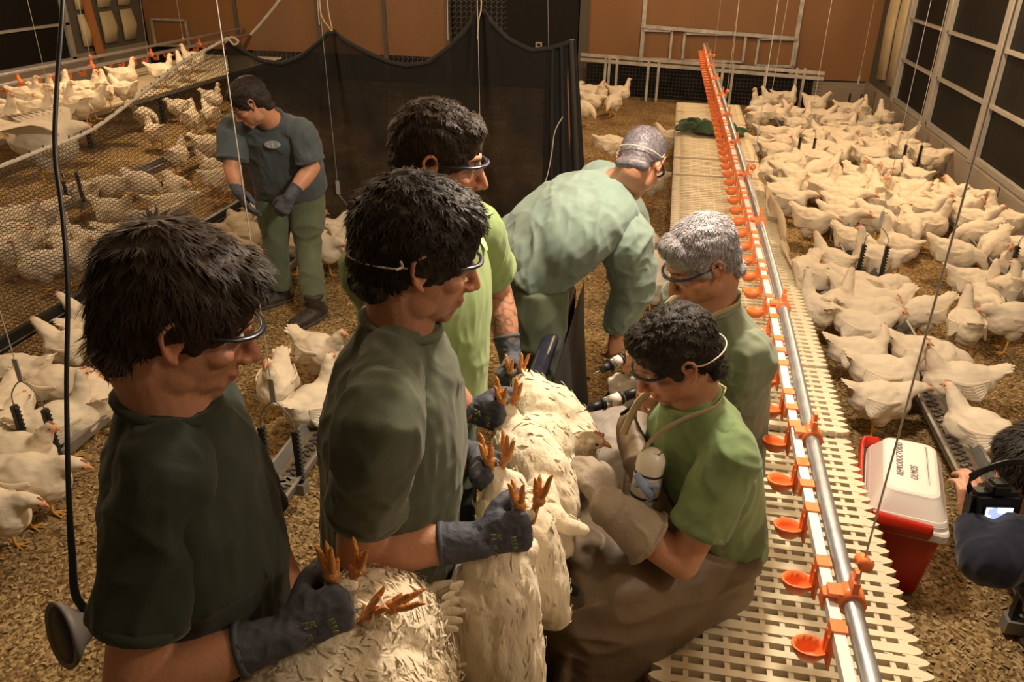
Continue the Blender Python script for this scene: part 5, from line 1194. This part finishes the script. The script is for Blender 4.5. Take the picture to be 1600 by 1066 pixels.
def neck_strap(per, nb_, f_, s_):
    for q_ in (-1, 1):
        strap(per, [nb_-f_*.082+Vector((0, 0, .030)), nb_-f_*.03+s_*q_*.080+Vector((0, 0, .030)), nb_+f_*.05+s_*q_*.090+Vector((0, 0, .004)), nb_+f_*.115+s_*q_*.085-Vector((0, 0, .05)), nb_+f_*.150+s_*q_*.075-Vector((0, 0, .14))], s_*q_*.3+Vector((0, 0, 1)), w=.010)
neck_strap(pG, G_head-Vector((0, 0, .125))-fG*.048, fG, sG)
nbF = F_head - Vector((0, 0, .15)); fF = Vector((math.cos(math.radians(203)), math.sin(math.radians(203)), 0)); sF = Vector((math.sin(math.radians(203)), -math.cos(math.radians(203)), 0))
neck_strap(pF, F_head-Vector((0, 0, .13))-fF*.043, fF, sF)
o = MB(); kcF = (kF1+kF2)/2; o.tube([hipF+fF*.1+Vector((0, 0, .06)), hipF.lerp(kcF, .6)+Vector((0, 0, .06)), kcF+Vector((-.02, 0, .04)), kcF+Vector((-.10, 0, -.08)), kcF+Vector((-.10, 0, -.35))], [(.19, .06), (.20, .06), (.21, .05), (.21, .035), (.20, .03)], n=24, sub=4, side=sF, cap='flat')
extra(pF, 'apron', o, 'apron_grey', None, .008, 5, (.012, (8, 8, 8), 8))
# green waistband and grey belt of the bent man
o = MB(); dE = (nbE-hipE).normalized(); o.tube([hipE+dE*-.01, hipE+dE*.035], [(.212, .142), (.216, .146)], n=26, side=(shv := Vector((.5, -.87, -.1))), cap='flat'); extra(pE, 'waistband', o, 'sweat_grey', None, .008, 2)
# ================================================================== HELD HENS
def feathers(me, n_, L, W, seed, flow, lift=.05):
    P = co(me); N_ = nor(me); rg = np.random.default_rng(seed); idx = rg.integers(0, len(P), n_); V = []; Fc = []; col = []
    fl = np.array(flow)[None]+rg.normal(0, .25, (n_, 3)); nn = N_[idx]; fl = fl-nn*(fl*nn).sum(1)[:, None]; fl /= np.linalg.norm(fl, axis=1)[:, None]+1e-6
    for i in range(n_):
        p = P[idx[i]]; f_ = fl[i]; n1 = nn[i]; s_ = np.cross(f_, n1); l = L*rg.uniform(.6, 1.3); w = W*rg.uniform(.7, 1.2); li = lift*rg.uniform(.2, 1.2); k_ = len(V)
        a1 = p-n1*.001; a2 = p+f_*l*.45+n1*(.002+l*li*.5); a3 = p+f_*l*.85+n1*(.002+l*li*.6); a4 = p+f_*l+n1*(l*li*.5)
        V += [a1-s_*w*.3, a1+s_*w*.3, a2-s_*w, a2+s_*w, a3-s_*w*.75, a3+s_*w*.75, a4]; Fc += [(k_, k_+1, k_+3, k_+2), (k_+2, k_+3, k_+5, k_+4), (k_+4, k_+5, k_+6)]
        b_ = rg.uniform(.9, 1.05); col += [[b_, b_, b_*.98]]*7
    m2 = pydata('plumage', V, Fc, True); tint(m2, np.array(col)); return m2
def toes(o, B, up, seed, L=.05, n_=4):
    rg = random.Random(seed); up = V3(up).normalized(); a_ = up.orthogonal().normalized(); b_ = up.cross(a_)
    o.ell(B+up*.004, (.013, .013, .013), None, 10, 8)
    for k_ in range(n_):
        an = 2*math.pi*k_/n_+rg.uniform(-.3, .3); sp = rg.uniform(.25, .60); out = (a_*math.cos(an)+b_*math.sin(an)); l = L*rg.uniform(.8, 1.15) if k_ else L*.55
        d1 = (up+out*sp).normalized(); d2 = (up+out*sp*.4).normalized(); p1 = B+d1*l*.5; p2 = p1+d2*l*.45; p3 = p2+(d2+out*.3).normalized()*l*.22
        o.tube([B, p1, p2, p3], [.0065, .0060, .0046, .0015], n=9, sub=3)
def held(label, chain, radii, fistp, up, neckch=None, headdir=None, seed=1, flow=(0, 0, 1), wingpts=(), n_f=1400, tail=None, flat=None, side=None, head=True, bumps=(), fden=.14, fL=.034, fW=.004, flift=.012):
    base = V3(chain[1]); base_f = Vector((base.x, base.y, base.z-.1)); per = Person(label, base_f); per.root.name = 'hen'; per.root['category'] = 'hen'; per.root['group'] = 'hens held upside down over the divider'
    o = MB(); o.tube([V3(q) for q in chain], radii, n=22, sub=5, side=side)
    for (c_, r_) in bumps: o.ell(c_, r_)
    f_ = V3(fistp); up = V3(up).normalized(); q0 = V3(chain[0])
    for s_ in (-1, 1): 
        sd = Vector((.02*s_, .012*s_, 0)); o.tube([q0.lerp(V3(chain[1]), .3)+sd*1.6, q0+sd*1.0, f_-up*.02+sd*.4], [.042, .026, .010], n=12, sub=3)
    if neckch: o.tube([V3(q) for q in neckch], [.05, .030, .024, .022][:len(neckch)], n=14, sub=4)
    for wp in wingpts: o.tube([V3(q) for q in wp[0]], wp[1], n=14, sub=4)
    me = o.remesh(.006, 4); P = co(me); setco(me, P+nor(me)*((vnoise(P*np.array([26, 26, 14]), seed)-.5)*.014+(vnoise(P*np.array([70, 70, 22]), seed+1)-.5)*.006)[:, None]); P = co(me)
    tint(me, 1-vnoise(P*12, seed+5)[:, None]*np.array([.10, .12, .18])-(np.clip(vnoise(P*22, seed+9)-.72, 0, 1)*1.2)[:, None]*np.array([.3, .5, .5]))
    pl = feathers(me, int(n_f*fden), fL, fW, seed, flow, flift); b_ = per.add('body', me, M['feather_near']); tag(per.add('plumage', pl, M['feather_near'], b_), kind='stuff')
    for s_ in (-1, 1):
        o = MB(); sd = Vector((.016*s_, .010*s_, 0)); o.tube([f_-up*.04+sd*.5, f_+sd*.8], [.007, .007], n=8); toes(o, f_+sd, (up+sd*6).normalized(), seed*7+s_, .052)
        per.add('foot', o.mesh('foot'), M['toe'])
    if neckch and headdir:
        hp = V3(neckch[-1]); hd = V3(headdir).normalized(); sd = hd.cross(UPZ).normalized(); u_ = sd.cross(hd); Rh = Matrix((hd, -sd, u_)).transposed()
        o = MB(); o.ell(hp, (.032, .022, .024), Rh); me = o.mesh('head'); tint(me, np.ones((len(me.vertices), 3))*np.array([1, .88, .8])); per.add('head', me, M['feather_near'])
        o = MB(); o.tube([hp+hd*.026, hp+hd*.040, hp+hd*.052-u_*.006], [.010, .007, .0015], n=8, sub=2); per.add('beak', o.mesh('beak'), M['beak'])
        o = MB(); 
        for s_ in (-1, 1): o.ell(hp+hd*.012+sd*s_*.021+u_*.003, (.0042, .003, .0042), Rh, 8, 6)
        per.add('eyes', o.mesh('eyes'), M['bead'])
        o = MB(); 
        for k_ in range(3): o.ell(hp+hd*(.018-.010*k_)+u_*.024, (.006, .003, .009), Rh, 8, 6)
        per.add('comb', o.mesh('comb'), M['comb'])
    if tail:
        o = MB(); feather_fan(o, tail[0], tail[1], tail[2], tail[3], tail[4], .014, tail[5] if len(tail) > 5 else .35); q = o.mesh('tail'); tint(q, np.ones((len(q.vertices), 3))*.97); per.add('tail', q, M['feather_near'])
    return per
up_ = Vector((.05, .1, 1))
gU = Vector((0, 0, .045)); fB = grip(wB, dirv(wB, hB), True, (.1, .1, 1))+gU; fBl = grip(wBl, dirv(wBl, hBl), False)+gU; fC = grip(wC, dirv(wC, hC), True)+gU; fCl = grip(wCl, dirv(wCl, hCl), False, (.3, -.2, 1))+gU; fA = grip(wA, dirv(wA, hA), True, (0, .1, 1))+gU
held('white hen hanging lowest, feet in the second man\'s right glove', [G(785, 850, 1.06), G(775, 915, .97), G(772, 990, .84), G(790, 1080, .68)], [(.05, .05), (.085, .09), (.105, .10), (.085, .08)], fB, up_, seed=3, flow=(0, 0, 1), tail=(G(720, 930, .98), dirv(G(740, 930, .98), G(690, 960, 1.02)), (0, -1, .3), 5, .09), n_f=1900,
     wingpts=[([G(740, 940, .98), G(735, 1000, .86), G(750, 1080, .72)], [(.03, .05), (.035, .06), (.02, .03)])])
held('white hen beside the lowest one, held by the second man\'s left glove', [G(790, 770, 1.02), G(815, 830, .95), G(835, 900, .84), G(862, 955, .72)], [(.05, .05), (.075, .08), (.075, .08), (.045, .05)], fBl, up_, seed=5, flow=(-.2, 0, 1), n_f=1500)
held('white hen lying across the divider with its wing tip toward the gauntlet', [G(800, 675, .98), G(830, 720, .94), G(858, 780, .86), G(875, 850, .74)], [(.05, .05), (.085, .09), (.08, .085), (.04, .04)], fC, up_, seed=7, flow=(-.4, 0, .8), n_f=1500,
     wingpts=[([G(845, 770, .93), G(872, 815, .90), G(912, 828, .88)], [(.04, .035), (.026, .024), (.014, .012)])])
held('white hen lying rearmost on the divider, head beside the beige gauntlet', [G(828, 610, .93), G(855, 645, .89), G(890, 690, .84), G(905, 735, .78)], [(.055, .05), (.095, .09), (.085, .08), (.04, .04)], fCl, (.1, -.1, 1), neckch=[G(895, 690, .86), G(910, 690, .88), G(928, 688, .88)], headdir=(1, -.1, -.2), seed=9, flow=(-.5, .2, .6), n_f=1600,
     bumps=[(G(845, 690, .88), (.10, .10, .07)), (G(870, 740, .82), (.07, .09, .06))])
held('fluffy white hen held by the front left man, lower edge of the picture', [G(500, 1010, 1.06), G(560, 1000, 1.02), G(610, 985, .98), G(640, 1010, .90)], [(.07, .07), (.100, .11), (.100, .11), (.06, .07)], fA, up_, seed=11, flow=(.8, -.2, .5), n_f=2600, fden=.7, fL=.030, fW=.0028, flift=.09,
     bumps=[(G(470, 1060, 1.02), (.11, .10, .09)), (G(600, 920, .98), (.07, .07, .06)), (G(400, 990, 1.02), (.05, .06, .05)), (G(560, 1080, .98), (.14, .10, .09))], tail=(G(665, 950, .98), (1, .1, .2), (0, -1, .5), 6, .08))
held('second white hen in the front left man\'s other glove, mostly hidden', [G(610, 1010, 1.0), G(640, 1060, .92), G(650, 1120, .82), G(640, 1180, .7)], [(.05, .05), (.08, .08), (.08, .08), (.05, .05)], G(592, 955, 1.13), (.6, 0, .6), seed=13, flow=(.3, 0, .8), n_f=900, fden=1.2, fL=.04, fW=.0025, flift=.28)

# ================================================================== INJECTORS, BOTTLE, CAMERA
def injector(label, a_, b_, col):
    a_, b_ = V3(a_), V3(b_); d = (b_-a_).normalized(); L = (b_-a_).length; t_ = thing('injector', label, 'syringe', a_)
    def seg(name, s0, s1, r_, m_):
        o = MB(); o.tube([d*L*s0, d*L*s1], r_, n=16, cap='flat'); return o.build(name, m_, t_)
    seg('handle', 0, .30, [.013, .015], M['black_plastic']); seg('barrel', .30, .62, [.016, .016], M['silver']); br = seg('barrel_window', .36, .50, [.0172, .0172], M['cooler_white']); seg('nozzle', .62, .85, [.015, .010], M['black_plastic'])
    seg('needle', .85, 1.03, [.0022, .0012], M['silver'])
    for q in (.32, .60): seg('ring', q, q+.03, [.0185, .0185], M['black_plastic'])
    o = MB(); o.tube([d*L*.05, d*L*.12-UPZ*.04, d*L*.3-UPZ*.055], [.006, .006, .005], n=8, sub=3); o.build('trigger', M['black_plastic'], t_)
    return t_
injector('black and silver injector in the aproned man\'s hand pointing at the hens', G(1003, 610, 1.0), G(903, 645, .97), None)
injector('black and silver injector held by the grey-haired seated man', G(990, 552, 1.01), G(930, 583, .98), None)
th_ = MB(); th_.tube([G(993, 628, .98), G(990, 680, .85), G(975, 745, .76), G(968, 790, .70)], .006, n=8, sub=5); tag(th_.build('supply_tube', M['tube']), 'pale translucent hose looping down from the front injector', 'hose')
bt = thing('vaccine_bottle', 'white plastic bottle tied with blue cloth, hanging by the aproned man', 'bottle', G(1010, 756, .89)); bt.scale = (.84, .84, .84)
bd_ = (G(1020, 720, .84)-G(1005, 790, .70)).normalized(); o = MB(); o.tube([-bd_*.06, bd_*.075], [.043, .043], n=24, cap='round'); o.build('bottle_body', M['bottle'], bt)
o = MB(); o.tube([-bd_*.035, -bd_*.028], .0445, n=24, cap='flat'); o.tube([bd_*.04, bd_*.046], .0445, n=24, cap='flat'); o.build('dark_band', M['rail'], bt)
o = MB(); o.tube([-bd_*.115, -bd_*.05], [.03, .040], n=20, cap='flat'); o.build('bottle_cap', M['socket'], bt)
o = MB(); o.tube([Vector((-.03, -.03, .05)), Vector((.0, -.05, .02)), Vector((.02, -.04, -.02)), Vector((-.01, -.05, -.04))], [(.012, .005), (.016, .006), (.012, .005), (.006, .003)], n=8, sub=4); o.tube([Vector((-.03, -.04, .02)), Vector((.03, -.045, .03))], .008, n=8); o.build('blue_tie', M['bluecloth'], bt)
o = MB(); o.tube([bd_*.07, G(1046, 690, 1.03)-bt.location], .002, n=6); o.build('cord', M['wire_dark'], bt)
bk = thing('bucket', 'dark green plastic tub on the floor behind the hanging bottle', 'bucket', tuple(G(960, 760, .0).xy)+(0,)); bk.location = (bk.location.x-.02, bk.location.y+.05, 0)
bp_ = G(955, 735, .42); bk.location = (bp_.x, bp_.y, 0)
o = MB(); lathe(o, [(.10, 0), (.125, .38), (.135, .385), (.135, .40), (.12, .40), (.115, .38), (.09, .02), (.01, .02)], 32); o.build('tub', M['bucket'], bk)
cm = thing('camera', 'black photo camera with lit rear screen in the photographer\'s hands', 'camera', D(1550, 790, 2.15))
Rc = head_frame(100, -8); 
def cb_(name, c_, d_, m_, par=cm, bev=.004):
    me_o = box_obj(name, (0, 0, 0), d_, m_, par, bevel=bev); me_o.data.transform(Matrix.Translation(Rc @ V3(c_)) @ Rc.to_4x4()); return me_o
bod = cb_('camera_body', (0, 0, 0), (.135, .055, .095), M['black_plastic'], bev=.012); cb_('viewfinder', (0, -.005, .060), (.05, .055, .035), M['black_plastic'], bev=.008)
scn = cb_('screen_bezel', (-.0, -.030, -.012), (.078, .006, .056), M['black_plastic'], bev=.002); cb_('screen', (-.0, -.0345, -.012), (.070, .002, .048), M['screen'], scn, bev=0)
o = MB(); o.tube([Rc @ Vector((-.01, .02, 0)), Rc @ Vector((-.01, .11, 0))], [.038, .036], n=24, cap='flat'); o.build('camera_lens', M['black_plastic'], cm)
o = MB(); o.tube([Rc @ Vector((-.065, 0, .04)), Rc @ Vector((-.09, -.03, .10)), Rc @ Vector((-.02, -.06, .16)), Rc @ Vector((.08, -.05, .15))], [(.010, .0015)]*4, n=6, sub=5, side=(0, 0, 1)); o.build('neck_strap', M['black_plastic'], cm)
o = MB(); o.ell(Rc @ Vector((.0, .03, .09)), (.004, .004, .004)); o.build('red_light', M['red_led'], cm)

print('F hip', hipF, 'G hip', hipG, 'A', A_head, wA, 'B', B_head, wB, 'lens fore', (G(560, 862, 1.08)-wB).length, (G(205, 1075, 1.13)-wA).length, 'kn', kG1, kF1, 'E', hipE, nbE)
